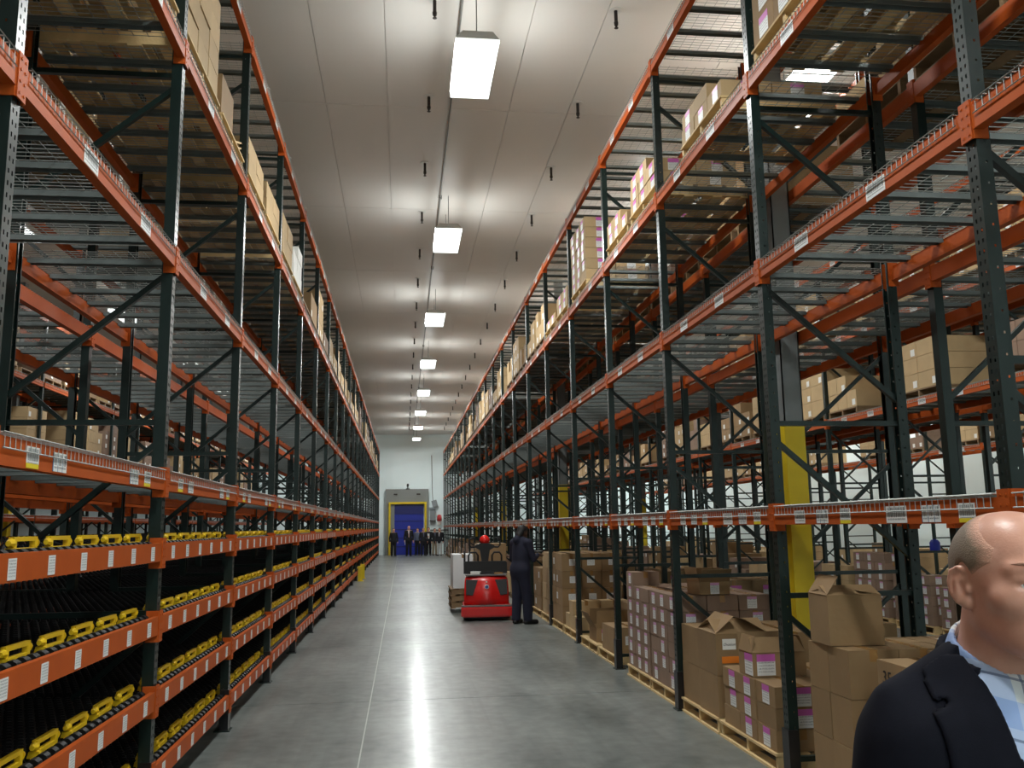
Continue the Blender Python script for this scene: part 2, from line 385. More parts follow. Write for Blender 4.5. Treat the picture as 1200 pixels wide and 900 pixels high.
DIAG = (1.13, 2.36, 3.50, 4.86, 6.22); HORI = (.16, 1.26, 2.49, 4.95, 6.5)
diag = brace((.05, 0, 0), (DEP-.05, 0, -.84)).mesh('diagonal_brace', m_green)
hori = brace((.05, 0, 0), (DEP-.05, 0, 0)).mesh('horizontal_brace', m_green)
BL = S-PW                                   # clear beam length
BPROF = [(-.014, 0), (.04, 0), (.04, .082), (.018, .082), (.018, .115), (-.014, .115)]
def conn():
    m = MB().box((-.02, 0, -.045), (-.012, .04, .15)).box((-.012, -.007, -.045), (.062, 0, .15))
    for z in (-.02, .03, .08, .125): m.tube([(-.02, .02, z), (-.0235, .02, z)], .0065, 6)
    return m
beam_me = MB().prism(BPROF, 'y', -BL/2+.002, BL/2-.002).mesh('beam', m_orange, fix=True)
conn_b = conn().mesh('beam_connector', m_orange, fix=True)
def mir(m):
    r = MB(); r.v = [(x, -y, z) for x, y, z in m.v]; r.f = [tuple(reversed(f)) for f in m.f]; r.m = m.m; return r
conn_a = mir(conn()).mesh('beam_connector', m_orange, fix=True)
def beam_full(): return MB().prism(BPROF, 'y', -BL/2, BL/2).add(conn(), (0, BL/2, 0)).add(mir(conn()), (0, -BL/2, 0))
beam_one = beam_full().mesh('beam', m_orange, fix=True)
# wire deck: one panel of 1.2 m, wires every 5 cm, folded over the front beam
def deck(m=None, o=0.0, lo=False):
    m = m or MB(); W = 1.19; r = .003; zt = .012
    n = 12 if lo else 24
    for i in range(n):
        y = o-W/2+.02+(W-.04)*i/(n-1)
        m.wire([(-.02, y, -.05), (-.02, y, zt), (DEP-.02+.02, y, zt)], r)
    for x in ([.15, .45, .75, 1.0] if lo else [.03+.1*k for k in range(11)]): m.wire([(x, o-W/2, zt+.005), (x, o+W/2, zt+.005)], r)
    m.wire([(-.023, o-W/2, -.05), (-.023, o+W/2, -.05)], r*1.1); m.wire([(-.023, o-W/2, zt), (-.023, o+W/2, zt)], r*1.1)
    return m
chan = MB().prism([(-.032, -.03), (-.026, -.03), (-.022, 0), (.022, 0), (.026, -.03), (.032, -.03), (.026, .006), (-.026, .006)], 'x', .02, DEP-.02)
# prism along x takes (y, z) pairs
chan_me = chan.mesh('support_channel', m_chan, fix=True)
deck_me = deck().mesh('wire_deck', m_zinc)
CH = (-.4, 0, .4)
def deck_bay(lo=True):
    m = MB()
    for o in (-.6, .6):
        deck(m, o, lo)
        for c in CH: m.add(chan, (0, o+c, 0), mo=1)
    return m
deckbay_me = deck_bay(False).mesh('wire_deck', [m_zinc, m_chan])
lab_me = {k: MB().box((-.001, -w/2, -h/2), (.001, w/2, h/2)) for k, w, h in (('bar', .15, .085), ('bary', .125, .09), ('tri', .16, .085), ('big', .2, .09), ('tag', .076, .085))}
def label_mesh(w, h, m):
    """thin card whose local x runs across and z up, facing -y"""
    return MB().box((-w/2, -.001, -h/2), (w/2, .001, h/2)).mesh('barcode_label', m)
LB = {'bar': label_mesh(.15, .085, lm_bar), 'bary': label_mesh(.125, .09, lm_bary), 'tri': label_mesh(.16, .085, lm_tri), 'big': label_mesh(.2, .09, lm_big), 'tag': label_mesh(.076, .085, lm_tag)}

# carton-flow lane bed: skate wheels on rails over the full depth of both rows
FD = 2.44
def wheel(m, x, y, z, r, w, n=8):
    o = len(m.v)
    for yy in (y-w/2, y+w/2):
        for k in range(n): a = 2*PI*k/n; m.v.append((x+r*math.cos(a), yy, z+r*math.sin(a)))
    for k in range(n): m.f.append((o+k, o+(k+1)%n, o+n+(k+1)%n, o+n+k)); m.m.append(0)
    m.f.append(tuple(o+k for k in reversed(range(n)))); m.m.append(0); m.f.append(tuple(o+n+k for k in range(n))); m.m.append(0)
def flow_bed(nx):
    m = MB()
    for j in range(35):
        y = -BL/2+.05+(BL-.1)*j/34
        for i in range(nx):
            x = .10+(FD-.2)*(i+.5*(j % 2))/nx; wheel(m, x, y, .075+.03*x, .024, .014, 6)
    for j in range(0, 35, 2):
        y = -BL/2+.05+(BL-.1)*(j+.5)/34; m.box((.06, y-.004, .03), (FD-.06, y+.004, .055))
    return m
bed_me = flow_bed(40).mesh('roller_bed', m_wheel); bed_far = flow_bed(18).mesh('roller_bed', m_wheel)
fr = MB()
for k in range(24): wheel(fr, .062, -BL/2+.07+(BL-.14)*k/23, .098, .031, .05, 10)
fr.bar((.062, -BL/2, .098), (.062, BL/2, .098), .014, .014)
front_rollers = fr.mesh('front_rollers', m_wheel)
def handle():
    m = MB(); w, h = .125, .078
    m.box((-.012, -w, 0), (.012, w, .03)).box((-.012, -w, .058), (.012, w, h)).box((-.012, -w, .03), (.012, -w+.03, .058)).box((-.012, w-.03, .03), (.012, w, .058))
    m.prism([(-.03, 0), (.03, 0), (.022, .03), (-.022, .03)], 'y', w-.02, w+.006)
    for s in (-1, 1): m.tube([(0, s*w, .05), (0, s*(w+.028), .05)], [.022, .012], 8); m.box((-.03, s*w-.012, -.03), (.012, s*w+.012, 0))
    return m
handle_me = handle().mesh('lane_handle', m_yellow, fix=True)
LANES = [(-2.5+k)*.405 for k in range(6)]
hm = MB()
for v in LANES: hm.add(handle(), (.09, v, .1))
handles_far = hm.mesh('lane_handles', m_yellow)
bk = MB().box((-.014, -BL/2, 0), (.03, BL/2, .1)).mesh('bed_beam', m_orange)

def rack(name, label, xf, face, ys, k0, k1, levels, near, front, flow=(), lab_k=(), lev_labels=None, channels=0, group=None):
    """A row of pallet racking. xf: x of its aisle face, face: -1 faces -x, +1 faces +x; frames stand at ys + S*k, k0..k1;
    bays from k below 'near' are built piece by piece, the rest is joined."""
    sg = -face
    root = thing(name, label, 'pallet rack', (xf, 0, 0), 0 if sg > 0 else PI, group)
    Y = lambda k: sg*(ys+S*k)
    far = {n: MB() for n in ('far_posts', 'far_braces', 'far_beams', 'far_decks')}
    for k in range(k0, k1+1):
        v = Y(k)
        if k <= near:
            for u, r in ((0, 0), (DEP, PI)):
                p = obj('post', post_full if front else post_plain, root, (u, v, 0), r)
                if front or k < 5: obj('base_plate', plate, p)
                if front and u == 0: obj('post_guard', guard, p)
            for z in DIAG: obj('diagonal_brace', diag, root, (0, v, z))
            for z in HORI: obj('horizontal_brace', hori, root, (0, v, z))
        else:
            far['far_posts'].add(post_mesh(False), (0, v, 0)); far['far_posts'].add(post_mesh(False), (DEP, v, 0), PI)
            for z in DIAG: far['far_braces'].bar((.05, v, z), (DEP-.05, v, z-.84), .036, .036)
            for z in HORI: far['far_braces'].bar((.05, v, z), (DEP-.05, v, z), .036, .036)
    for k in range(k0, k1):
        v = (Y(k)+Y(k+1))/2; isnear = k < near
        for li, zc in enumerate(levels):
            zb = zc+.045
            if isnear:
                fb = obj('beam', beam_me if front else beam_one, root, (0, v, zb))
                if front:
                    obj('beam_connector', conn_b, fb, (0, BL/2, 0)); obj('beam_connector', conn_a, fb, (0, -BL/2, 0))
                obj('beam', beam_one, root, (DEP, v, zb), PI)
                if front:
                    for o in (-.6, .6):
                        d = obj('wire_deck', deck_me, root, (0, v+o, zb+.118))
                        if k < channels:
                            for c in CH: obj('support_channel', chan_me, d, (0, c, 0))
                        else: obj('support_channels', CHJ, d, kind='stuff')
                else: obj('wire_deck', deckbay_me, root, (0, v, zb+.118))
                if lev_labels and k in lab_k:
                    for kind, dy in lev_labels[li]:
                        # dy: metres from the farther post, towards the camera
                        yy = sg*(ys+S*(k+1)-dy)-v
                        obj('barcode_label', LB[kind], fb, (-.0155, yy, .05), -PI/2)
            else:
                far['far_beams'].prism(BPROF, 'y', v-BL/2, v+BL/2); nn = len(BPROF)*2
                bv = far['far_beams'].v; 
                for i in range(len(bv)-nn, len(bv)): bv[i] = (bv[i][0], bv[i][1], bv[i][2]+zb)
                far['far_beams'].box((DEP-.04, v-BL/2, zb), (DEP+.014, v+BL/2, zb+.115))
                far['far_decks'].add(FAR_DECK, (0, v, zb+.118))
        for zc in flow:
            zb = zc+.045
            if isnear:
                fb = obj('flow_beam', beam_me, root, (0, v, zb))
                obj('beam_connector', conn_b, fb, (0, BL/2, 0)); obj('beam_connector', conn_a, fb, (0, -BL/2, 0))
                obj('bed_beam', bk, root, (DEP-.05, v, zb)); obj('bed_beam', bk, root, (FD-.03, v, zb+.06))
                bd = obj('roller_bed', bed_me if k < 9 else bed_far, root, (0, v, zb))
                obj('front_rollers', front_rollers, bd)
                if k < 8:
                    for q in LANES:
                        obj('lane_handle', handle_me, bd, (.11, q, .1)); obj('lane_tag', LB['tag'], fb, (-.0155, q, .052), -PI/2)
                else: obj('lane_handles', handles_far, bd, (0, 0, 0), kind='stuff')
            else:
                far['far_beams'].box((-.014, v-BL/2, zb), (.04, v+BL/2, zb+.115)); far['far_beams'].box((FD-.04, v-BL/2, zb+.06), (FD, v+BL/2, zb+.16))
                FB.append((root, v, zb))
    for n, m in far.items():
        if m.v: obj(n, m.mesh(n, [m_zinc, m_chan] if 'deck' in n else m_orange if 'beam' in n else m_green, fix=('beam' in n)), root, kind='stuff')
    return root
FB = []
cj = MB()
for c in CH: cj.add(chan, (0, c, 0))
CHJ = cj.mesh('support_channels', m_chan, fix=True)
FAR_DECK = MB()
for o in (-.6, .6):
    deck(FAR_DECK, o, True)
    for c in CH: FAR_DECK.add(MB().box((.02, -.03, -.03), (DEP-.02, .03, .006)), (0, o+c, 0), mo=1)
YL, YR = 1.039, 3.649
XL, XRK = -1.558, 2.649
LV_L = (1.996, 3.504, 5.028, 6.535); FL_L = (1.541, 1.082, .619, .154)
LV_R = (1.714, 3.534, 5.042, 6.554)
two = [('big', 1.7), ('big', .75)]
rack('flow_rack', 'green and orange rack row with four levels of black roller lanes and yellow handles', XL, 1, YL, -1, 23, LV_L, 14, True, FL_L, range(-1, 9),
     [[('tri', 1.85), ('bary', 2.15), ('bary', .45), ('tri', .72)], two, two, two], 6)
rack('pallet_rack', 'green and orange pallet rack row with floor pallets of cartons beside the aisle', XRK, -1, YR, -1, 22, LV_R, 14, True, (), range(-1, 9),
     [[('bar', .46), ('tri', .78), ('bary', 1.08), ('big', 1.64), ('tri', 1.96), ('bary', 2.25)], two, two, two], 6)
rack('pallet_rack', 'rack row standing directly behind the flow rack row, back to back', XL-DEP-.3-DEP, -1, YL, 0, 22, LV_L, 8, False)
rack('pallet_rack', 'rack row standing back to back with the carton pallet rack, beside the yellow columns', XRK+DEP+.3+DEP, 1, YR, -1, 21, LV_R, 8, False)
rack('pallet_rack', 'rack row across the second aisle, facing the backs of the aisle pallet racks', 8.15, -1, YR, 1, 21, LV_R, 7, False, (), range(1, 7), [two, two, two, two])
rack('pallet_rack', 'rack row back to back behind the one across the second aisle', 8.15+DEP+.45+DEP, 1, YR, 1, 21, LV_R, 7, False)
rack('pallet_rack', 'rack row before the bright white side wall with empty space below', 14.9, -1, YR, 3, 21, LV_R[1:], 9, False, (), range(3, 9), [two, two, two])
rack('pallet_rack', 'rack row seen across the aisle behind the flow racks', -8.2, 1, YL, 1, 22, LV_L, 7, False)
rack('pallet_rack', 'rack row back to back behind the one beyond the flow racks', -8.2-DEP-.3-DEP, -1, YL, 1, 22, LV_L, 4, False)
fbm = MB(); fhm = MB()
if FB:
    root = FB[0][0]
    for r, v, zb in FB:
        for q in LANES: fhm.box((.08, v+q-.13, zb+.1), (.12, v+q+.13, zb+.18))
        fbm.box((.06, v-BL/2, zb+.06), (FD-.06, v+BL/2, zb+.09))
    obj('far_lane_handles', fhm.mesh('far_lane_handles', m_yellow), root, kind='stuff'); obj('far_roller_beds', fbm.mesh('far_roller_beds', m_wheel), root, kind='stuff')
# yellow rack-end guards beside the flow rack
for y, nm in ((31.0, 'nearer of two beside the flow rack posts'), (32.6, 'farther of two beside the flow rack posts')):
    o = thing('rack_guard', f'low yellow steel post guard, {nm}', 'guard', (-1.44, y, 0), group='yellow rack guards')
    obj('shield', MB().prism([(-.06, -.1), (.05, -.1), (.09, -.05), (.09, .05), (.05, .1), (-.06, .1)], 'z', .012, .5).mesh('shield', m_ypaint, fix=True), o); obj('foot', MB().box((-.07, -.14, 0), (.13, .14, .012)).mesh('foot', m_ypaint), o)
# ================================================================ pallets and cartons
PH = .13
def _pal_parts(W, D):
    st = MB().box((.015, -.02, .018), (D-.015, .02, PH-.018))
    db = MB().box((-.05, .004, PH-.018), (.05, W-.004, PH)); bb = MB().box((-.05, .004, 0), (.05, W-.004, .018))
    return st, db, bb
_pm = {}
def pallet(label, xf, sg, y0, z, W=1.1, D=1.0, wood=None, parts=True, group=None):
    """xf: x of the aisle side, sg: +1 runs inward along +x; stringers run inward, boards along the rack"""
    wood = wood or m_wood
    root = thing('pallet', label, 'pallet', (xf if sg > 0 else xf-D, y0, z), group=group)
    key = (W, D, wood.name, parts)
    if key not in _pm:
        st, db, bb = _pal_parts(W, D)
        if parts: _pm[key] = [q.mesh(n, wood) for q, n in ((st, 'stringer'), (db, 'deck_board'), (bb, 'bottom_board'))]
        else:
            s = MB(); d = MB(); b = MB()
            for y in (.03, W/2, W-.03): s.add(st, (0, y, 0))
            for i in range(7): d.add(db, (.05+(D-.1)*i/6, 0, 0))
            for i in range(4): b.add(bb, (.05+(D-.1)*i/3, 0, 0))
            _pm[key] = [q.mesh(n, wood) for q, n in ((s, 'stringers'), (d, 'deck_boards'), (b, 'bottom_boards'))]
    a, b, c = _pm[key]
    if parts:
        for y in (.03, W/2, W-.03): obj('stringer', a, root, (0, y, 0))
        for i in range(7): obj('deck_board', b, root, (.05+(D-.1)*i/6, random.uniform(-.004, .004), 0))
        for i in range(4): obj('bottom_board', c, root, (.05+(D-.1)*i/3, 0, 0))
    else:
        for n, m in (('stringers', a), ('deck_boards', b), ('bottom_boards', c)): obj(n, m, root, kind='stuff')
    return root
_cm = {}
def carton_mb(dx, dy, dz, slot=0):
    e = .003; m = MB()
    m.box((-dx/2+e, -dy/2+e, .0015), (dx/2-e, dy/2-e, dz-.006))
    m.box((-dx/2+e, -dy/2+e, dz-.0055), (-.003, dy/2-e, dz-.002)); m.box((.003, -dy/2+e, dz-.0055), (dx/2-e, dy/2-e, dz-.002))
    m.box((-.026, -dy/2+e, dz-.0019), (.026, dy/2-e, dz-.0012), 1)
    for s in (-1, 1):
        y = s*(dy/2-e); m.box((-.026, min(y, y+s*.0008), dz-.07), (.026, max(y, y+s*.0008), dz-.0012), 1)
    return m
def carton_mesh(dx, dy, dz, mat):
    k = (round(dx, 3), round(dy, 3), round(dz, 3), mat.name)
    if k not in _cm: _cm[k] = carton_mb(dx, dy, dz).mesh('carton', [mat, m_tape])
    return _cm[k]
def card(w, h, m): return MB().box((-w/2, -.0012, -h/2), (w/2, .0012, h/2)).mesh('carton_label', m)
CL = {'pink': (card(.15, .16, lm_pink), .15, .16), 'pinks': (card(.1, .115, label_mat('pink_top_small_label', .1, .115, top=((198, 142, 186), .22), kind='print')), .1, .115), 'ship': (card(.13, .11, lm_ship), .13, .11)}
def stick(parent, kind, dx, dy, dz, side, off=0.0, zoff=0.0, sink=.002):
    me, w, h = CL[kind]
    z = min(dz-.01-h/2, dz/2+zoff) if h < dz else dz/2
    s = min(1.0, (dz-.02)/h, ((dy if side in 'we' else dx)-.03)/w)
    if side == 'w': o = obj('carton_label', me, parent, (-dx/2+sink, off, z), -PI/2)
    elif side == 'e': o = obj('carton_label', me, parent, (dx/2-sink, off, z), PI/2)
    else: o = obj('carton_label', me, parent, (off, -dy/2+sink, z), 0)
    o.scale = (s, 1, s)
    return o
DEPW = ('aisle column', 'second column', 'third column', 'fourth column')
N_CARTON = [0]
def load(pal, xf, sg, y0, z0, nx, ny, nz, dims, mat, style, lab=None, tops=True, jit=.006, group=None):
    """stack of cartons: i inward, j away from the camera, k up; only those with a face to be seen"""
    bx, by, bz = dims
    side = 'w' if sg > 0 else 'e'
    for i in range(nx):
        for j in range(ny):
            h = nz if not callable(nz) else nz(i, j)
            hn = lambda a, b: 0 if (a < 0 or b < 0) else (nz if not callable(nz) else nz(a, b))
            for k in range(h):
                if not ((tops and k >= h-1) or k >= hn(i-1, j) or k >= hn(i, j-1)): continue
                x = xf+sg*(bx*(i+.5)+.004*i); y = y0+by*(j+.5)+.004*j
                N_CARTON[0] += 1
                o = obj('carton', carton_mesh(bx, by, bz, mat), None, (x+random.uniform(-jit, jit), y+random.uniform(-jit/3, jit/3), z0+bz*k+.001), random.uniform(-.012, .012),
                        label=f'{style} carton, {ORD[k]} layer up, {ORD[j]} along, {DEPW[i]}, {pal}', cat='carton', group=group)
                if lab:
                    f, n = lab
                    if i == 0 and random.random() < f[0]: stick(o, n, bx, by, bz, side, random.uniform(-.03, .03))
                    if j == 0 and random.random() < f[1]: stick(o, n, bx, by, bz, 's', random.uniform(-.03, .03))
def open_carton(label, loc, dims, mat, flaps, rz=0.0, lab=(), group='open cartons'):
    dx, dy, dz = dims; t = .005
    m = MB().box((-dx/2, -dy/2, .001), (dx/2, dy/2, t)).box((-dx/2, -dy/2, t), (-dx/2+t, dy/2, dz)).box((dx/2-t, -dy/2, t), (dx/2, dy/2, dz)).box((-dx/2+t, -dy/2, t), (dx/2-t, -dy/2+t, dz)).box((-dx/2+t, dy/2-t, t), (dx/2-t, dy/2, dz))
    o = obj('carton', m.mesh('carton', [mat]), None, loc, rz, label=label, cat='carton', group=group)
    half = dy/2*.96
    for side, a in flaps.items():      # a: opening angle, 0 closed, 90 upright, beyond falls outward
        L = half if side in 'sn' else min(half, dx*.48); W2 = dx if side in 'sn' else dy
        f = MB().box((-W2/2+.004, 0, 0), (W2/2-.004, L, .004)).mesh('flap', mat)
        a = math.radians(a)
        base = {'s': ((0, -dy/2, dz), 0), 'n': ((0, dy/2, dz), PI), 'w': ((-dx/2, 0, dz), -PI/2), 'e': ((dx/2, 0, dz), PI/2)}[side]
        fo = obj('flap', f, o, base[0]); fo.matrix_local = Matrix.Translation(base[0]) @ Matrix.Rotation(base[1], 4, 'Z') @ Matrix.Rotation(a, 4, 'X')
    for kind, side, off in lab: stick(o, kind, dx, dy, dz, side, off, 0.0, -.001)
    return o
XF = XRK+.03
G0 = 'cartons on the floor pallets'
pf = lambda n: f'floor pallet {ORD[n]} from camera'
def gpal(n, y0, W, wood=None, D=1.02): return pallet(f'wooden pallet on the floor under the carton rack, {ORD[n]} from the camera', XF-.01, 1, y0, 0, W, D, wood or m_wood, True, 'floor pallets beside the aisle')
# --- floor pallets along the aisle, nearest first
gpal(0, 3.82, 1.16); load(pf(0), XF+.02, 1, 3.86, PH, 2, 3, 3, (.44, .37, .288), m_card, 'plain brown', None, group=G0)
gpal(1, 4.92, 1.1)
load(pf(1), XF+.01, 1, 5.29, PH, 3, 2, 3, (.33, .272, .289), m_card, 'tall plain', None, group=G0, jit=.004)
open_carton('large brown carton with half open flaps on top of the tall plain cartons', (XF+.18, 5.62, PH+.87), (.355, .30, .31), m_card, {'s': 22, 'n': 12, 'w': 55, 'e': 10}, -.05)
for k in range(3): obj('carton', carton_mesh(.45, .33, .285, m_card), None, (XF+.74, 5.12, PH+.286*k+.001), label=f'brown carton {("at the foot","midway","at the top")[k]} of the short inner stack behind the open carton stack', cat='carton', group=G0)
def text_mesh(body, size, shear, mat):
    c = bpy.data.curves.new('handwriting', 'FONT'); c.body = body; c.size = size; c.align_x = 'CENTER'; c.shear = shear; c.extrude = .0004
    t = bpy.data.objects.new('text', c); COL.objects.link(t); dg = bpy.context.evaluated_depsgraph_get()
    me = bpy.data.meshes.new_from_object(t.evaluated_get(dg)); bpy.data.objects.remove(t); bpy.data.curves.remove(c)
    me.name = 'handwriting'; me.materials.clear(); me.materials.append(mat); return me
mk = text_mesh('35', .10, .15, m_black)
gpal(2, 6.42, 1.18)
load(pf(2), XF+.01, 1, 6.45, PH, 2, 3, 3, (.42, .35, .152), m_card, 'flat brown', ((.5, .9), 'pink'), group=G0)
open_carton('open brown carton with raised flaps and a pink banded label on flat cartons', (XF+.24, 7.0, PH+.46), (.44, .27, .18), m_card, {'s': 58, 'n': 100, 'w': 75, 'e': 70}, .02, (('pink', 's', -.11), ('pink', 'w', -.06)))
gpal(3, 7.64, 1.02)
load(pf(3), XF+.01, 1, 7.645, PH, 2, 2, lambda i, j: 2 if (i, j) != (0, 0) else 1, (.48, .49, .345), m_card, 'large brown', None, group=G0)
oc = open_carton('large open carton with a white written label and orange sticker', (XF+.25, 7.89, PH+.347), (.475, .485, .345), m_card, {'s': 28, 'n': 24, 'w': 40, 'e': 30}, 0, ())
hw = obj('written_label', MB().box((-.06, -.0015, -.045), (.06, .0015, .045)).mesh('written_label', m_white), oc, (-.12, -.2435, .26), label='white handwritten label')
hc = text_mesh('Ovation', .034, .3, MAT('marker_ink', (40, 44, 60), .6))
obj('handwriting', hc, hw, (0, -.002, -.012), rot=(PI/2, 0, 0))
m_osticker = MAT('orange_sticker', (232, 128, 36), .5, 0, .05, 20)
obj('sticker', MB().box((-.09, -.0015, -.028), (.09, .0015, .028)).mesh('sticker', m_osticker), oc, (-.10, -.2435, .13), label='orange sticker')
obj('paper', MB().box((-.12, -.06, 0), (.12, .06, .001)).mesh('paper', m_white), oc, (.12, .02, .37), rot=(.42, 0, .1), label='white paper sheet')
gpal(4, 8.76, .98)
load(pf(4), XF+.01, 1, 8.77, PH, 3, 3, 6, (.325, .315, .155), m_card_grey, 'small greyish', ((.85, .9), 'pinks'), group=G0, jit=.004)
open_carton('small open carton with a raised printed flap atop the small carton stack', (XF+.42, 8.95, PH+.935), (.33, .3, .13), m_card, {'s': 120, 'n': 60, 'w': 100, 'e': 60}, .1, (('pinks', 's', 0),))
gpal(5, 9.76, 1.0)
load(pf(5), XF+.01, 1, 9.78, PH, 3, 3, lambda i, j: 6 if (i, j) != (0, 2) else 7, (.325, .315, .155), m_card_grey, 'small greyish', ((.85, .9), 'pinks'), group=G0, jit=.004)
gpal(6, 11.36, 1.0)
load(pf(6), XF+.02, 1, 11.5, PH, 2, 1, lambda i, j: 1+i, (.46, .68, .33), m_card, 'wide lidded', ((0, 1), 'ship'), group=G0)
gpal(7, 12.45, 1.15)
open_carton('open flat carton with a tall raised flap and pink banded label on the floor pallet', (XF+.3, 12.95, PH), (.5, .5, .2), m_card, {'s': 100, 'n': 75, 'w': 120, 'e': 80}, 0, (('pink', 's', -.1),))
load(pf(7), XF+.6, 1, 12.6, PH, 1, 2, 2, (.42, .45, .25), m_card, 'stout brown', None, group=G0)
gpal(8, 13.92, 1.1)
load(pf(8), XF+.02, 1, 13.95, PH, 2, 3, lambda i, j: 1+(j == 1), (.45, .33, .22), m_card_pale, 'pale low', None, group=G0)
gpal(9, 15.14, 1.08)
load(pf(9), XF+.01, 1, 15.16, PH, 3, 3, 4, (.34, .34, .29), m_card, 'white labelled', ((.3, 1), 'ship'), group=G0)
gpal(10, 16.34, 1.08)
load(pf(10), XF+.01, 1, 16.4, PH, 2, 2, 4, (.48, .48, .285), m_card_pale, 'tall pale', None, group=G0)
gpal(11, 17.55, 1.1)
load(pf(11), XF+.01, 1, 17.6, PH, 2, 2, 3, (.48, .48, .27), m_card, 'broad brown', ((.4, .6), 'ship'), group=G0)
for o in COL.objects:        # the marked carton: top, nearest in the aisle column of the second pallet
    if o.name.startswith('carton') and o.get('label') == f'plain brown carton, third layer up, third along, aisle column, {pf(0)}':
        o['label'] = 'plain brown carton with 35 written on its side, floor pallet nearest the camera'
        obj('handwriting', mk, o, (-.2185, .085, .165), rot=(PI/2, 0, -PI/2)); break
# --- floor pallets behind, in the back-to-back row and across the second aisle
def back_load(n, xf, sg, y0, W, nx, ny, nz, dims, mat, style, lab, row, z=0.0, wood=None):
    p = f'{row} pallet {ORD[n]} along'
    pallet(f'{"weathered " if wood else ""}wooden pallet in the {row}, {ORD[n]} along the row', xf, sg, y0, z, W, 1.0, wood or m_wood, False, f'pallets in the {row}')
    load(p, xf+sg*.01, sg, y0+.01, z+PH, nx, ny, nz, dims, mat, style, lab, group=f'cartons in the {row}')
XB = XRK+DEP+.3+.02
back_load(0, XB, 1, 11.4, 1.1, 2, 2, 3, (.49, .5, .3), m_card, 'wide labelled', ((.5, 1), 'pink'), 'rear floor')
back_load(1, XB, 1, 8.8, 1.1, 2, 2, 2, (.49, .5, .3), m_card, 'wide plain', None, 'rear floor')
back_load(2, XB, 1, 13.9, 1.1, 2, 2, 3, (.49, .5, .3), m_card, 'wide labelled', ((.5, 1), 'pink'), 'rear floor')
XC = 8.2
for n, (y, nz, mt, st) in enumerate(((12.0, 4, m_card_grey, 'small greyish'), (13.3, 5, m_card_grey, 'small greyish'), (14.6, 7, m_card_grey, 'small greyish'))):
    if nz > 3: back_load(n, XC, 1, y, 1.1, 1, 3, nz, (.34, .355, .155), mt, st, ((.9, .9), 'pinks'), 'cross aisle floor')
    else: back_load(n, XC, 1, y, 1.1, 2, 2, nz, (.49, .5, .3), mt, st, ((.5, .5), 'ship'), 'cross aisle floor')
# --- third level of the carton rack, deck at 5.21 m
ZU = LV_R[2]+.045+.118+.022
UR = [(3.72, 1.12, 2, 3, 1, (.48, .36, .22), m_card, 'pink labelled', 'pink'), (4.95, 1.12, 2, 3, 3, (.48, .36, .22), m_card, 'pink labelled', 'pink'),
      (6.75, 1.1, 2, 3, lambda i, j: 1 if j < 1 else 2, (.45, .35, .15), m_card_pale, 'flat pink labelled', 'pink'), (8.72, 1.1, 2, 3, lambda i, j: 2 if j < 1 else 3, (.45, .35, .15), m_card_pale, 'flat pink labelled', 'pink'),
      (9.95, 1.1, 2, 3, lambda i, j: 1 if j < 1 else 2, (.45, .35, .15), m_card_pale, 'flat pink labelled', 'pink'), (12.4, 1.15, 2, 3, 6, (.45, .37, .16), m_card_pale, 'stacked pink labelled', 'pink'),
      (13.9, 1.1, 2, 2, 2, (.45, .5, .16), m_card_pale, 'flat pale', 'pink'), (15.1, 1.1, 2, 2, lambda i, j: 1+i, (.45, .5, .16), m_card_pale, 'flat pale', 'pink')]
for n, (y, W, nx, ny, nz, dm, mt, st, lb) in enumerate(UR):
    pallet(f'wooden pallet high on the carton rack, {ORD[n]} along its third level', XRK+.0, 1, y-.005, ZU, W, 1.05, m_wood, n < 5, 'high pallets on the carton rack')
    load(f'high pallet {ORD[n]}, carton rack', XRK+.01, 1, y, ZU+PH, nx, ny, nz, dm, mt, st, ((.85, .9), lb), tops=False, group='cartons high on the carton rack')
ZUL = LV_L[2]+.045+.118+.022
UL = [(3.65, 1.1, 2, 2, 2, (.5, .5, .2), m_card, 'broad brown'), (4.8, 1.1, 2, 2, lambda i, j: 1+(j == 1), (.5, .5, .2), m_card_pale, 'broad pale'),
      (6.15, 1.15, 2, 3, 4, (.48, .36, .22), m_card_pale, 'tall stacked pale'), (7.42, 1.05, 1, 1, 1, (.5, .5, .36), m_card, 'lone stickered'), (8.72, 1.1, 2, 2, 2, (.5, .5, .19), m_card_pale, 'notched pale'),
      (9.95, 1.1, 2, 2, lambda i, j: 2 if i == 0 else 3, (.5, .5, .2), m_card_pale, 'notched pale'), (11.3, 1.1, 2, 2, 2, (.5, .5, .26), m_card_pale, 'broad pale'), (12.5, 1.1, 2, 2, lambda i, j: 2+(i+j) % 2, (.5, .5, .2), m_white, 'white wrapped')]
for n, (y, W, nx, ny, nz, dm, mt, st) in enumerate(UL):
    pallet(f'wooden pallet high on the flow rack, {ORD[n]} along its third level', XL+.0, -1, y-.005, ZUL, W, 1.05, m_wood, n < 6, 'high pallets on the flow rack')
    load(f'high pallet {ORD[n]}, flow rack', XL-.01, -1, y, ZUL+PH, nx, ny, nz, dm, mt, st, ((.0, .35), 'ship') if 'notched' not in st else None, tops=False, group='cartons high on the flow rack')
for o in list(COL.objects):
    if (o.get('label') or '').startswith('lone stickered'):
        o['label'] = 'single brown carton with an orange sticker on a high flow rack pallet'
        obj('sticker', MB().box((.0, -.0015, -.04), (.08, .0015, .04)).mesh('sticker', m_osticker), o, (.12, -.2485, .27), label='orange sticker')
# two loose pallets leaning on edge beside the lone carton
for n, (y, ln) in enumerate(((8.02, .30), (8.16, .34))):
    p = pallet(f'pale pallet leaning on edge high on the flow rack, {("nearer","farther")[n]} of the two', 0, 1, 0, 0, .9, .9, m_wood, False, 'leaning pallets')
    p.matrix_world = Matrix.Translation((XL-.95, y, ZUL+.01)) @ Matrix.Rotation(.38, 4, 'X')
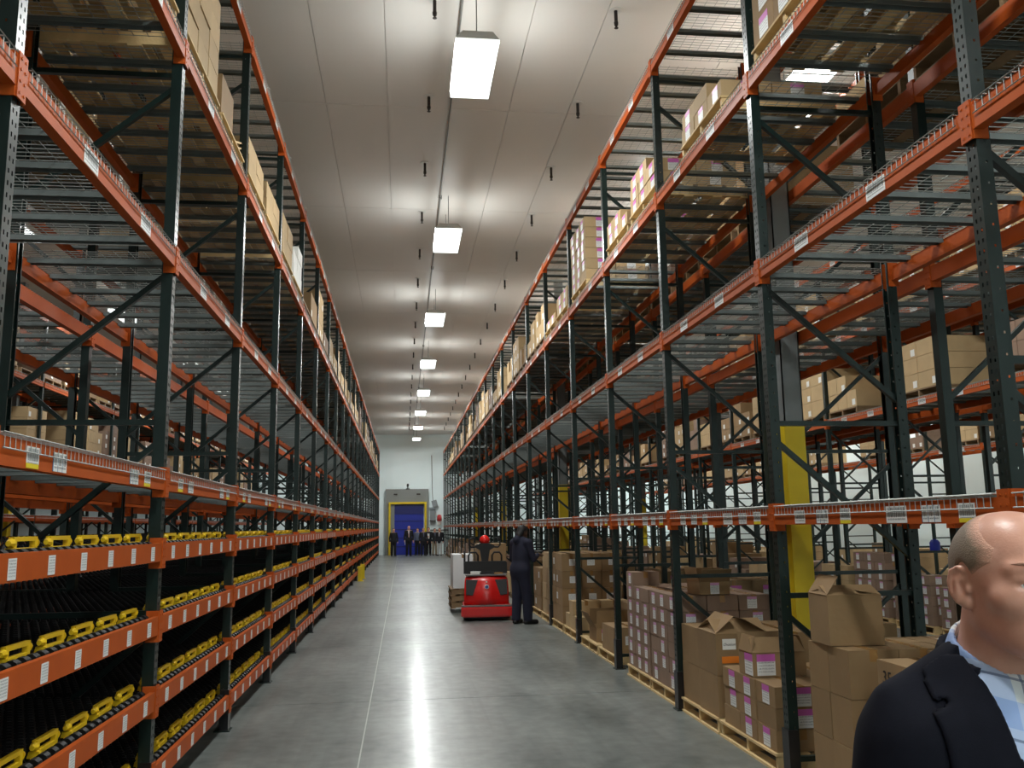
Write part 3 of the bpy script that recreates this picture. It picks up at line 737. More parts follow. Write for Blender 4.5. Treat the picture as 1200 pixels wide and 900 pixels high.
# --- farther loads of the two aisle racks, the rear rows and the racks across the aisles: joined, each a few pixels
def far_loads(name, label, rows, seed, pale=.5):
    rg = random.Random(seed); P = MB(); B = MB(); L = MB()
    for xf, sg, y0, y1, z, hmin, hmax, step in rows:
        y = y0
        while y < y1:
            if rg.random() < .9:
                D = 1.0; a, b = sorted((xf, xf+sg*D))
                for s in (.02, .5, .98): P.box((a, y+(1.08*s)-.02, z), (b, y+1.08*s+.02, z+.1))
                P.box((a, y, z+.105), (b, y+1.08, z+PH))
                for q in range(3): P.box((a+.42*q, y, z-.015), (a+.42*q+.12, y+1.08, z-.001))
                h = rg.uniform(hmin, hmax); nz = max(1, int(h/.24)); bz = h/nz; mi = 0 if rg.random() < pale else rg.choice((1, 2)); ny = rg.choice((2, 3))
                for k in range(nz):
                    for j in range(ny):
                        if k == nz-1 and rg.random() < .3: continue
                        by = 1.06/ny; q = MB().box((min(xf+sg*.01, xf+sg*.95), y+.01+by*j, z+PH+.002+bz*k), (max(xf+sg*.01, xf+sg*.95), y+.005+by*(j+1)-.006, z+PH+bz*(k+1)-.004)); B.add(q, mo=mi)
                        if rg.random() < .6:
                            x = xf+sg*.008; L.box((min(x, x-sg*.004), y+by*j+.05, z+PH+bz*k+.03), (max(x, x-sg*.004), y+by*j+.16, z+PH+bz*k+.14))
            y += step
    obj('pallets', P.mesh(name+'_pallets', m_wood_dark), None, kind='stuff', label=label.replace('cartons', 'pallets'), cat='pallets')
    r = obj('cartons', B.mesh(name, [m_card_pale, m_card, m_card_grey]), None, kind='stuff', label=label, cat='cartons')
    if L.v: obj('carton_labels', L.mesh(name+'_labels', m_white), r, kind='stuff')
XA = XRK; XBk = XRK+DEP+.3
far_loads('far_upper', 'far cartons high on the carton rack, running to the end wall', [(XA+.01, 1, 16.4, 56, ZU, .3, .95, 1.26)], 3, .7)
far_loads('far_upper_flow', 'far cartons high on the flow rack, running to the end wall', [(XL-.01, -1, 13.75, 56, ZUL, .25, .9, 1.26)], 4, .85)
far_loads('far_floor', 'far cartons on the floor beside the aisle beyond the red truck', [(XF, 1, 18.9, 56, 0, .35, 1.1, 1.26)], 5, .3)
far_loads('rear_upper', 'cartons high on the rear row behind the carton rack', [(XBk, 1, 3.8, 56, ZU, .4, .9, 1.26)], 6, .4)
far_loads('rear_upper_flow', 'cartons high on the rear row behind the flow rack', [(XL-DEP-.31, -1, 1.2, 56, ZUL, .4, .9, 1.26)], 7, .5)
far_loads('cross_upper', 'cartons on the upper levels across the second aisle', [(8.2, 1, 6.3, 50, LV_R[1]+.185, .5, 1.05, 1.26), (8.2, 1, 6.3, 50, ZU, .4, 1.0, 1.26), (9.8, 1, 6.3, 50, LV_R[1]+.185, .5, 1.05, 1.26), (9.8, 1, 6.3, 50, ZU, .5, 1.0, 1.26)], 8, .4)
far_loads('cross_floor', 'cartons on the floor farther along the second aisle', [(8.2, 1, 15.9, 50, 0, .6, 1.2, 1.26), (9.8, 1, 8.8, 50, 0, .3, .9, 2.52), (XBk, 1, 16.4, 50, 0, .3, 1.0, 1.3)], 9, .4)
far_loads('east_upper', 'cartons on the racks before the bright white side wall', [(14.95, 1, 11.4, 50, LV_R[1]+.185, .5, 1.1, 1.26), (14.95, 1, 11.4, 50, ZU, .6, 1.1, 1.26), (14.95, 1, 11.4, 50, 0, .5, 1.0, 1.9)], 10, .4)
far_loads('west_upper', 'cartons on the racks beyond the flow racks', [(-8.25, -1, 3.7, 50, LV_L[1]+.185, .4, 1.0, 1.3), (-8.25, -1, 3.7, 50, LV_L[2]+.185, .4, 1.0, 1.26), (-8.25, -1, 3.7, 50, 0, .6, 1.3, 1.4)], 11, .4)
far_loads('rear_mid', 'cartons on the second level of the rear row by the yellow columns', [(XBk, 1, 16.3, 50, LV_R[1]+.185, .4, .9, 1.9)], 12, .5)
# ================================================================ red ride-on pallet truck with its load
m_truck = MAT('red_truck_paint', (196, 26, 24), .28, 0, .06, 3); m_grey = MAT('grey_bumper_rubber', (110, 104, 102), .6, 0, .08, 8)
m_badge = MAT('badge_blue', (60, 90, 150), .3, 0, .02, 5); m_redlens = MAT('red_lens', (226, 40, 34), .2, 0, .04, 10)
TX, TY = 1.60, 17.35
tk = thing('pallet_truck', 'red ride-on pallet truck standing in the aisle with tall black steering console', 'pallet truck', (TX, TY, 0), -.05)
def lathe_hood():
    """rounded battery cover: rows of cross-sections from base to top, bulging in the middle"""
    m = MB(); W = .43; n = 13; rows = [(.30, 0.0, 1.0), (.40, .0, 1.0), (.58, .03, .99), (.72, .075, .975), (.79, .12, .95), (.825, .19, .90)]
    idx = []
    for z, back, sc in rows:
        r = []
        for i in range(n):
            t = -1+2*i/(n-1); x = W*sc*t
            bul = .07*max(0, 1-(abs(t)/.52)**2.2); y = back-bul*(1-.55*max(0, (z-.5)/.33))+(.05*abs(t)**6)
            r.append(len(m.v)); m.v.append((x, y, z+(.0 if abs(t) < .9 else -.02*(z > .8))))
        idx.append(r)
    top = []
    for i in range(n):
        t = -1+2*i/(n-1); top.append(len(m.v)); m.v.append((W*.9*t, .62, .80))
    bot = []
    for i in range(n):
        t = -1+2*i/(n-1); bot.append(len(m.v)); m.v.append((W*t, .66, .30))
    idx.append(top); idx.append(bot)
    for a, b in zip(idx, idx[1:]):
        for i in range(n-1): m.f.append((a[i], a[i+1], b[i+1], b[i])); m.m.append(0)
    for e in (0, n-1): m.f.append(tuple(r[e] for r in idx)); m.m.append(0)
    m.f.append(tuple(idx[0][i] for i in range(n))+tuple(bot[i] for i in reversed(range(n)))); m.m.append(0)
    return m
h = obj('battery_cover', lathe_hood().mesh('battery_cover', m_truck, True, True), tk)
for s in (-1, 1):
    obj('side_pad', MB().prism([(s*.165, .775), (s*.395, .785), (s*.395, .50), (s*.265, .48)], 'y', -.012, .09).mesh('side_pad', m_black, fix=True), h, (0, -.118, 0), rot=(-.25, 0, 0))
obj('badge', MB().tube([(0, -.078, .63), (0, -.088, .628)], .032, 14).mesh('badge', m_badge, fix=True), h)
obj('badge_ring', MB().tube([(0, -.070, .63), (0, -.082, .629)], .042, 14).mesh('badge_ring', m_white, fix=True), h)
obj('charge_light', MB().tube([(0, -.03, .72), (0, -.05, .72)], .014, 10).mesh('charge_light', m_white, fix=True), h)
obj('chassis', MB().box((-.45, -.04, .06), (.45, .75, .295)).box((-.42, .66, .06), (.42, .98, .18)).mesh('chassis', m_truck), tk)
bp = obj('bumper_plate', MB().prism([(-.16, .09), (-.16, .24), (-.12, .262), (-.03, .262), (-.03, .09)], 'x', -.49, .49).mesh('bumper_plate', m_truck, fix=True), tk)
obj('bumper_pad', MB().box((-.485, -.135, .2635), (.485, .0, .29)).mesh('bumper_pad', m_grey), bp)
obj('skirt', MB().box((-.44, -.02, .035), (.44, .7, .059)).mesh('skirt', m_black), tk)
for s in (-1, 1):
    obj('drive_wheel' if s > 0 else 'caster_wheel', MB().tube([(s*.3-.045, .35, .105), (s*.3+.045, .35, .105)], .104, 20).mesh('drive_wheel', m_black, fix=True), tk)
obj('tray', MB().box((-.40, .1, .828), (.40, .5, .85)).mesh('tray', m_grey), tk)
for i, (x, y, sx, sz, mt) in enumerate(((-.2, .3, .1, .05, m_white), (.02, .28, .14, .04, m_dark), (.24, .3, .09, .03, m_tape))): obj('tray_item', MB().box((x-sx, y-.06, .851), (x+sx, y+.06, .851+sz)).mesh('tray_item', mt), tk)
obj('backrest', MB().prism([(-.43, .85), (.43, .85), (.43, 1.06), (.40, 1.09), (-.40, 1.09), (-.43, 1.06)], 'y', .5, .62).mesh('backrest', m_black, fix=True), tk)
for s in (-1, 1):
    obj('grab_bar', MB().tube([(s*.14, .6, 1.05), (s*.14, .6, 1.2), (s*.18, .6, 1.26), (s*.29, .6, 1.26), (s*.33, .6, 1.2), (s*.33, .6, 1.05)], .018, 8).mesh('grab_bar', m_black, True), tk)
obj('left_post', MB().tube([(-.41, .6, 1.06), (-.41, .6, 1.3)], .02, 8).mesh('guard_post', m_black, True), tk).name = 'guard_post'
st = obj('steering_column', MB().prism([(-.06, 1.05), (.06, 1.05), (.1, 1.3), (.2, 1.36), (.19, 1.40), (.08, 1.44), (-.08, 1.44), (-.19, 1.40), (-.2, 1.36), (-.1, 1.3)], 'y', .66, .80).mesh('steering_column', m_black, fix=True), tk)
for s in (-1, 1): obj('handlebar', MB().tube([(s*.1, .72, 1.37), (s*.27, .72, 1.36), (s*.31, .72, 1.40), (s*.31, .72, 1.5), (s*.27, .72, 1.54), (s*.2, .72, 1.53)], .018, 8).mesh('handlebar', m_black, True), st)
obj('horn_cap', MB().tube([(0, .73, 1.441), (0, .73, 1.5), (0, .73, 1.56), (0, .73, 1.6)], [.085, .105, .085, .03], 14).mesh('horn_cap', m_redlens, True, True), st)
for x in (-.26, .26): obj('fork', MB().box((x-.09, .985, .03), (x+.09, 3.1, .085)).mesh('fork', m_black), tk)
WX, WY = 1.06, 19.0
for k in range(3): pallet(f'dark weathered pallet on the truck forks, {("lowest","middle","topmost")[k]} of three', 1.0, 1, WY, .088+.1335*k, 1.15, 1.22, m_wood_dark, True, 'pallets on the truck')
m_boxside = MAT('white_carton_board', (214, 218, 218), .55, 0, .03, 3)
o = obj('carton', carton_mesh(.42, 1.0, .70, m_boxside), None, (1.26, WY+.55, .49), label='tall white carton on the pallets carried by the red truck', cat='carton', group='load on the truck')
o = obj('carton', carton_mesh(.62, .8, .92, m_card), None, (1.88, WY+.5, .49), label='big brown carton on the pallets carried by the red truck', cat='carton', group='load on the truck')

# blue drum far behind the racks
o = thing('plastic_drum', 'blue plastic drum on a far pallet behind the racks', 'drum', (9.0, 14.35, 1.217))
obj('body', MB().tube([(0, 0, .001), (0, 0, .02), (0, 0, .17), (0, 0, .21), (0, 0, .22)], [.08, .085, .085, .06, .05], 16).mesh('body', m_blue, True, True), o); obj('cap', MB().tube([(0, 0, .221), (0, 0, .24)], .03, 12).mesh('cap', m_blued, fix=True), o)
# ================================================================ people: one continuous surface each, from a distance field
class G:
    """rectilinear grid of sample points"""
    def __init__(s, xs, ys, zs):
        s.ax = [np.asarray(a, np.float32) for a in (xs, ys, zs)]
        s.P = np.stack(np.meshgrid(*s.ax, indexing='ij'), -1)
def smin(a, b, k):
    h = np.clip(.5+.5*(b-a)/k, 0, 1); return b*(1-h)+a*h-k*h*(1-h)
def smax(a, b, k): return -smin(-a, -b, k)
def cap(P, a, b, r1, r2=None):
    a = np.asarray(a, np.float32); b = np.asarray(b, np.float32); ba = b-a; r2 = r1 if r2 is None else r2
    t = np.clip(((P-a)@ba)/max(float(ba@ba), 1e-9), 0, 1)
    d = P-a-t[..., None]*ba
    return np.sqrt((d*d).sum(-1))-(r1+(r2-r1)*t)
def ell(P, c, r):
    q = (P-np.asarray(c, np.float32)); r = np.asarray(r, np.float32)
    k0 = np.sqrt(((q/r)**2).sum(-1)); k1 = np.sqrt(((q/(r*r))**2).sum(-1))+1e-9
    return k0*(k0-1)/k1
def nets(grid, V):
    """surface nets: quads round every grid edge that the surface crosses"""
    xs, ys, zs = grid.ax; ins = V < 0; nx, ny, nz = V.shape
    c = ins.astype(np.int8)
    s = sum(c[i:nx-1+i, j:ny-1+j, k:nz-1+k] for i in (0, 1) for j in (0, 1) for k in (0, 1))
    act = (s > 0) & (s < 8); I = np.argwhere(act)
    idm = -np.ones(act.shape, np.int64); idm[act] = np.arange(len(I))
    acc = np.zeros((len(I), 3)); cnt = np.zeros(len(I))
    A = [np.asarray(a, np.float64) for a in grid.ax]
    def pos(J): return np.stack([A[0][J[:, 0]], A[1][J[:, 1]], A[2][J[:, 2]]], -1)
    corners = [(i, j, k) for i in (0, 1) for j in (0, 1) for k in (0, 1)]
    for a in corners:
        for d in range(3):
            if a[d] == 0:
                b = list(a); b[d] = 1
                Ja = I+np.array(a); Jb = I+np.array(b)
                va = V[Ja[:, 0], Ja[:, 1], Ja[:, 2]]; vb = V[Jb[:, 0], Jb[:, 1], Jb[:, 2]]
                m = (va < 0) != (vb < 0); t = np.where(m, va/np.where(m, va-vb, 1), 0)
                p = pos(Ja)*(1-t)[:, None]+pos(Jb)*t[:, None]
                acc[m] += p[m]; cnt[m] += 1
    verts = acc/cnt[:, None]; quads = []
    for d in range(3):
        e = [slice(None)]*3; f = [slice(None)]*3; e[d] = slice(0, -1); f[d] = slice(1, None)
        a = ins[tuple(e)]; b = ins[tuple(f)]; cr = a != b
        J = np.argwhere(cr); o1, o2 = [q for q in range(3) if q != d]
        ok = (J[:, o1] > 0) & (J[:, o2] > 0) & (J[:, o1] < V.shape[o1]-1) & (J[:, o2] < V.shape[o2]-1); J = J[ok]
        def cell(s1, s2):
            K = J.copy(); K[:, o1] -= s1; K[:, o2] -= s2; return idm[K[:, 0], K[:, 1], K[:, 2]]
        q = np.stack([cell(1, 1), cell(0, 1), cell(0, 0), cell(1, 0)], -1)
        flip = a[J[:, 0], J[:, 1], J[:, 2]]
        if d == 1: flip = ~flip
        q[~flip] = q[~flip][:, ::-1]; quads.append(q)
    return verts, np.concatenate(quads)
def field_mesh(name, grid, V, mats):
    v, q = nets(grid, V)
    me = bpy.data.meshes.new(name); me.vertices.add(len(v)); me.vertices.foreach_set('co', v.astype(np.float32).ravel())
    me.loops.add(len(q)*4); me.polygons.add(len(q)); me.loops.foreach_set('vertex_index', q.astype(np.int32).ravel())
    me.polygons.foreach_set('loop_start', np.arange(0, len(q)*4, 4, dtype=np.int32)); me.polygons.foreach_set('loop_total', np.full(len(q), 4, np.int32))
    me.polygons.foreach_set('use_smooth', np.ones(len(q), bool))
    for m in (mats if isinstance(mats, (list, tuple)) else [mats]): me.materials.append(m)
    me.update(); me.validate(); return me
def rotz(P, c, a):
    """P as seen in a frame at c turned by a about z"""
    q = P-np.asarray(c, np.float32); ca, sa = math.cos(a), math.sin(a)
    return np.stack([q[..., 0]*ca+q[..., 1]*sa, -q[..., 0]*sa+q[..., 1]*ca, q[..., 2]], -1)
def rotx(Q, a):
    ca, sa = math.cos(a), math.sin(a)
    return np.stack([Q[..., 0], Q[..., 1]*ca+Q[..., 2]*sa, -Q[..., 1]*sa+Q[..., 2]*ca], -1)
def ax(a, b, step): return np.arange(a, b+step, step)

def head_field(Q, fine=True):
    """head: eye level z = 0, face towards +y"""
    d = ell(Q, (0, -.014, .030), (.077, .098, .077))
    d = smin(d, ell(Q, (0, .028, -.026), (.061, .066, .078)), .04)
    for s in (-1, 1): d = smin(d, cap(Q, (s*.047, -.002, -.052), (s*.015, .060, -.091), .018, .016), .03)
    d = smin(d, ell(Q, (0, .074, -.093), (.021, .018, .016)), .02)
    if fine:
        for s in (-1, 1):
            d = smin(d, ell(Q, (s*.046, .056, -.022), (.022, .022, .017)), .022)
            d = smax(d, -ell(Q, (s*.033, .098, .000), (.019, .020, .0125)), .012)
            d = smin(d, cap(Q, (s*.046, .072, .019), (s*.014, .090, .021), .008, .009), .012)
            d = smin(d, ell(Q, (s*.033, .0745, .0055), (.0165, .0125, .0075)), .005)      # upper lid
            d = smin(d, ell(Q, (s*.033, .0735, -.0115), (.0155, .0105, .0050)), .006)     # lower lid
            d = smin(d, ell(Q, (s*.012, .098, -.040), (.010, .012, .009)), .008)          # nostril wing
        d = smin(d, cap(Q, (0, .090, .010), (0, .119, -.036), .0085, .013), .010)
        d = smin(d, ell(Q, (0, .088, -.060), (.026, .014, .014)), .02)
        d = smin(d, cap(Q, (-.021, .091, -.065), (.021, .091, -.065), .0055), .006)
        d = smin(d, cap(Q, (-.017, .090, -.076), (.017, .090, -.076), .0065), .006)
        d = smax(d, -cap(Q, (-.024, .101, -.0705), (.024, .101, -.0705), .003), .003)
        for s in (-1, 1):       # ear: disc, rim, bowl, lobe
            E = (Q-np.array((s*.079, -.010, -.004), np.float32))/.92
            E = np.stack([E[..., 0]*.90+s*E[..., 1]*.43, -s*E[..., 0]*.43+E[..., 1]*.90, E[..., 2]], -1)
            ear = ell(E, (0, -.004, .003), (.0075, .018, .030)); ear = smin(ear, ell(E, (-s*.001, .004, -.025), (.0065, .009, .011)), .008)
            for p0, p1 in (((-.019, .010), (-.013, .026)), ((-.013, .026), (.000, .032)), ((.000, .032), (.010, .026)), ((-.019, .010), (-.017, -.008)), ((-.017, -.008), (-.006, -.024))):
                ear = smin(ear, cap(E, (s*.006, *p0), (s*.006, *p1), .0036), .003)
            ear = smax(ear, -ell(E, (s*.011, .003, -.001), (.0100, .0085, .014)), .004); ear = smax(ear, -cap(E, (s*.0105, -.011, -.004), (s*.0105, -.009, .016), .0036), .003); ear = smax(ear, -cap(E, (s*.0105, -.009, .016), (s*.0105, .003, .022), .0036), .003)
            ear = smin(ear, cap(E, (s*.006, -.005, -.012), (s*.006, -.005, .010), .0032), .004)
            ear = smin(ear, ell(E, (s*.004, .013, -.004), (.005, .004, .007)), .004); ear = ear*.92
            d = smin(d, ear, .006)
    return d
def neck_field(Q, L=.15): return cap(Q, (0, -.026, -.055), (0, -.045, -.055-L), .056, .062)
def hand_field(P, w, d, up, side, s=1.0, curl=.5):
    """w wrist, d direction of the fingers, up back of the hand, side +1/-1 which way the thumb lies"""
    w = np.asarray(w, float); d = np.asarray(d, float)/np.linalg.norm(d); up = np.asarray(up, float); up = up-d*(up@d); up /= np.linalg.norm(up); r = np.cross(d, up)*side
    L = lambda a, b, c: w+(d*a+r*b+up*c)*s
    D = cap(P, L(.0, 0, 0), L(.04, 0, 0), .026*s, .028*s)
    for k, (b, ln) in enumerate(((.027, .072), (.009, .080), (-.009, .074), (-.027, .058))):
        D = smin(D, cap(P, L(.03, b*.8, 0), L(.085, b, 0), .0135*s, .0105*s), .012*s)
        a1 = curl*.5; a2 = curl*1.2
        p1 = L(.085, b, 0); p2 = p1+(d*math.cos(a1)-up*math.sin(a1))*ln*.5*s; p3 = p2+(d*math.cos(a2)-up*math.sin(a2))*ln*.5*s
        D = smin(D, np.minimum(cap(P, p1, p2, .0100*s, .0088*s), cap(P, p2, p3, .0088*s, .0075*s)), .004*s)
    t1 = L(.02, .026, -.004); t2 = L(.055, .05, -.018); t3 = L(.085, .05, -.03)
    D = smin(D, np.minimum(cap(P, t1, t2, .0135*s, .0105*s), cap(P, t2, t3, .0105*s, .009*s)), .008*s)
    return D
def body_parts(P, J, heavy=1.0):
    """torso, arms and legs of a standing figure from its joints"""
    h = heavy
    t = ell(P, J['chest'], (.165*h, .108*h, .24)); t = smin(t, ell(P, J['belly'], (.150*h, .108*h, .20)), .07); t = smin(t, ell(P, J['pelvis'], (.165*h, .112*h, .15)), .07)
    for s in (0, 1): t = smin(t, cap(P, J['neck'], J['sh'][s], .052, .052), .05)
    arms = []; legs = []
    for s in (0, 1):
        a = np.minimum(cap(P, J['sh'][s], J['el'][s], .052*h, .040), cap(P, J['el'][s], J['wr'][s], .040, .027)); arms.append(a)
        l = smin(cap(P, J['hip'][s], J['kn'][s], .082*h, .054), cap(P, J['kn'][s], J['an'][s], .054, .038), .02)
        an = np.asarray(J['an'][s]); legs.append(l)
    return t, arms, legs
def feet_field(P, J, s, r=0.0):
    an = np.asarray(J['an'][s], float); td = np.asarray(J.get('toe', ((0, 1), (0, 1)))[s], float)
    toe = an+np.array((td[0]*.16, td[1]*.16, 0)); toe[2] = .036; heel = an-np.array((td[0]*.045, td[1]*.045, 0)); heel[2] = .04
    return np.maximum(smin(cap(P, heel, toe, .038+r, .036+r), cap(P, (an[0], an[1], .05), tuple(an), .042+r, .045+r), .03), -P[..., 2]+.003)
def joints(hip=.92, sp=.10, sh=1.43, lean=0.0, el=((-.25, -.03, 1.14), (.25, -.03, 1.14)), wr=((-.25, .06, .90), (.25, .06, .90)), foot=((-.11, 0), (.11, 0)), shw=.175, toe=((-.2, 1), (.2, 1))):
    n = lambda t: (t[0]/math.hypot(*t), t[1]/math.hypot(*t))
    return dict(chest=(0, .0+lean*.7, 1.27), belly=(0, .008+lean*.3, 1.08), pelvis=(0, 0, .94), neck=(0, -.02+lean, 1.47), sh=((-shw, -.015+lean, sh), (shw, -.015+lean, sh)), el=el, wr=wr,
                hip=((-.085, 0, hip), (.085, 0, hip)), kn=((foot[0][0]*.95, foot[0][1]*.6+.02, .49), (foot[1][0]*.95, foot[1][1]*.6+.02, .49)), an=((foot[0][0], foot[0][1], .085), (foot[1][0], foot[1][1], .085)), toe=(n(toe[0]), n(toe[1])))
m_skin = MAT('skin', (204, 150, 124), .45, 0, .06, 9); m_skin_dark = MAT('dark_skin', (70, 48, 38), .5, 0, .06, 9)
m_navy = MAT('navy_cloth', (24, 26, 46), .85, 0, .1, 14, 0, .05); m_suit = MAT('dark_suit_cloth', (23, 24, 30), .85, 0, .1, 14, 0, .05); m_shoe = MAT('black_leather', (18, 17, 17), .4, 0, .1, 8)
m_khaki = MAT('khaki_cloth', (150, 136, 112), .85, 0, .08, 10); m_pale = MAT('pale_grey_cloth', (186, 188, 188), .85, 0, .06, 10); m_shirt = MAT('white_shirt_cloth', (210, 212, 214), .8, 0, .04, 10); m_bluesh = MAT('grey_blue_cloth', (84, 92, 112), .85, 0, .08, 10)
m_hair_dark = MAT('dark_hair', (34, 28, 24), .7, 0, .15, 40); m_hair_grey = MAT('grey_hair', (120, 114, 106), .7, 0, .15, 40); m_tie = MAT('pale_tie', (196, 170, 168), .5, 0, .1, 20)
m_eye = MAT('eye_white', (226, 222, 216), .15, 0, .01, 5); m_iris = MAT('iris', (64, 84, 104), .2, 0, .05, 30)

def figure(label, loc, rz, H, J, head=(0, .01, 1.635), hrot=0.0, htilt=0.0, skin=None, top=None, legs=None, shirt=None, hair=None, tie=None, res=.014, coat=True, heavy=1.0, hands=None, hood=False, group=None, coverall=False, vee=.085):
    sc = H/1.75; skin = skin or m_skin; top = top or m_suit; legs = legs or m_suit
    root = thing('person', label, 'person', loc, rz, group); root.scale = (sc,)*3
    pts = np.array([*J['el'], *J['wr'], *J['an']], float)
    x0, x1 = min(-.34, pts[:, 0].min()-.2), max(.34, pts[:, 0].max()+.2); y0, y1 = min(-.2, pts[:, 1].min()-.14), max(.26, pts[:, 1].max()+.22)
    g = G(ax(x0, x1, res), ax(y0, y1, res), np.concatenate([np.arange(-.02, .845, max(res, .018)), np.arange(.85, 1.80, res)])); P = g.P
    hq = rotx(rotz(P, head, hrot), htilt)
    t, arms, lg = body_parts(P, J, heavy)
    hd = head_field(hq, res < .013); body = smin(hd, neck_field(hq, .13), .03); body = smin(body, t, .03)
    for s in (0, 1):
        body = smin(body, arms[s], .03); body = smin(body, lg[s], .03); body = smin(body, feet_field(P, J, s), .03)
        w = np.asarray(J['wr'][s], float); e = np.asarray(J['el'][s], float); hdv, hup = (hands[s] if hands else (w-e, (1 if s else -1, .1, .2)))
        body = smin(body, hand_field(P, w, hdv, hup, -1 if s == 0 else 1, 1.0, .6), .012)
    obj('body', field_mesh('body', g, body, skin), root)
    Z = P[..., 2]; off = .016
    tor = t-off
    for s in (0, 1): tor = smin(tor, arms[s]-.014, .035)
    wcut = np.full(Z.shape, -1.0, np.float32)
    for s in (0, 1):        # sleeves end at the wrist
        w = np.asarray(J['wr'][s], float); e = np.asarray(J['el'][s], float); u = (w-e)/np.linalg.norm(w-e)
        near = np.sqrt(((P-(w+u*.09))**2).sum(-1))-.115
        wcut = np.maximum(wcut, np.where(near < .03, (P-w)@u-.0, -1))
    collar = hq[..., 2]+.150 if not hood else hq[..., 2]+.13
    lgs = smin(smin(lg[0]-.020, lg[1]-.020, .01), ell(P, J['pelvis'], (.182*heavy, .128*heavy, .155)), .05)
    for s in (0, 1): lgs = smin(lgs, cap(P, J['kn'][s], J['an'][s], .070, .062), .03)
    lcut = .055-Z
    if coverall:
        for s in (0, 1): lgs = smin(lgs, smin(cap(P, J['hip'][s], J['kn'][s], .112, .092), cap(P, J['kn'][s], J['an'][s], .092, .080), .03), .02)
        cv = smin(smin(tor, neck_field(hq, .13)-.013, .02), lgs, .06); cv = np.maximum(cv, np.maximum(wcut, np.maximum(Z-1.62, lcut)))
        cv = np.maximum(cv, np.where(Z > 1.42, hq[..., 2]+.08, -1)); co = obj('coverall', field_mesh('coverall', g, cv, top), root)
    else:
        skirt = ell(P, (J['pelvis'][0], J['pelvis'][1], .90), (.190*heavy, .135*heavy, .20)); jk = smin(tor, skirt, .05) if coat else tor
        jk = np.maximum(jk, np.maximum(wcut, np.maximum((.78 if coat else .96)-Z, np.where(Z > 1.42, collar, -1))))
        if coat:       # open front: a V from the collar to the button
            V = np.abs(P[..., 0])-vee*np.clip((Z-1.12)/.36, 0, 1); vcut = np.where((P[..., 1] > 0) & (Z > 1.12), -V, -1)
            jk2 = np.maximum(jk, vcut); jo = obj('jacket', field_mesh('jacket', g, jk2, top), root)
            sh = np.maximum(t-.008, np.maximum(np.abs(P[..., 0])-.10, np.maximum(1.05-Z, collar))); sh = np.maximum(sh, -P[..., 1]); obj('shirt', field_mesh('shirt', g, sh, shirt or m_shirt), root)
            if tie: obj('tie', field_mesh('tie', g, np.maximum(t-.022, np.maximum(np.abs(P[..., 0])-.026, np.maximum(1.08-Z, np.maximum(Z-1.47, -P[..., 1])))), tie), root)
        else: jo = obj('sweater', field_mesh('sweater', g, jk, top), root)
        tr = np.maximum(lgs, np.maximum(lcut, Z-1.0)); obj('trousers', field_mesh('trousers', g, tr, legs), root)
    for s in (0, 1):
        sh = np.maximum(feet_field(P, J, s, .008), Z-.1); obj('shoe', field_mesh('shoe', g, sh, m_shoe), root)
    if hair:
        hr = ell(hq, (0, -.018, .040), (.083, .102, .088)); hr = np.maximum(hr, np.maximum(-(hq[..., 2]+.055), np.maximum(hq[..., 1]-.035-.4*np.maximum(hq[..., 2]-.03, 0), -(hq[..., 2]-.9*(hq[..., 1]+.01)))))
        obj('hair', field_mesh('hair', g, hr, hair), root)
    if hood:       # knitted cap pulled down over ears and nape
        hr = smin(ell(hq, (0, -.018, .036), (.088, .108, .094)), ell(hq, (0, -.045, -.075), (.078, .07, .085)), .05)
        hr = np.maximum(hr, hq[..., 1]-.03-.5*np.maximum(hq[..., 2]-.04, 0)); obj('knitted_cap', field_mesh('knitted_cap', g, hr, m_black), root)
    return root

# the order picker beside the truck, back turned, looking down at a device
jw = joints(lean=.05, sh=1.42, el=((-.27, .06, 1.14), (.27, .08, 1.13)), wr=((-.08, .30, 1.20), (.13, .32, 1.20)), foot=((-.10, -.02), (.12, .06)), toe=((-.3, 1), (.35, 1)), shw=.19)
wk = figure('worker in navy coveralls and black cap, back turned, looking down at a device', (2.15, 16.55, 0), -.95, 1.80, jw, head=(0, .075, 1.605), htilt=-.55, hrot=-.1, skin=m_skin_dark, top=m_navy, res=.011, coverall=True, hood=True, heavy=1.1,
            hands=(((.45, .8, .1), (-.3, .2, .8)), ((-.1, .95, .1), (.3, -.1, .9))))
o = thing('handheld_scanner', 'pale handheld device in the hand of the worker in navy', 'scanner', (2.15, 16.55, 0), -.95)
o.scale = (1.03,)*3
obj('case', MB().box((-.005, .33, 1.235), (.09, .50, 1.262)).mesh('case', m_dark), o); obj('screen', MB().box((.002, .35, 1.2625), (.083, .49, 1.266)).mesh('screen', m_white), o)

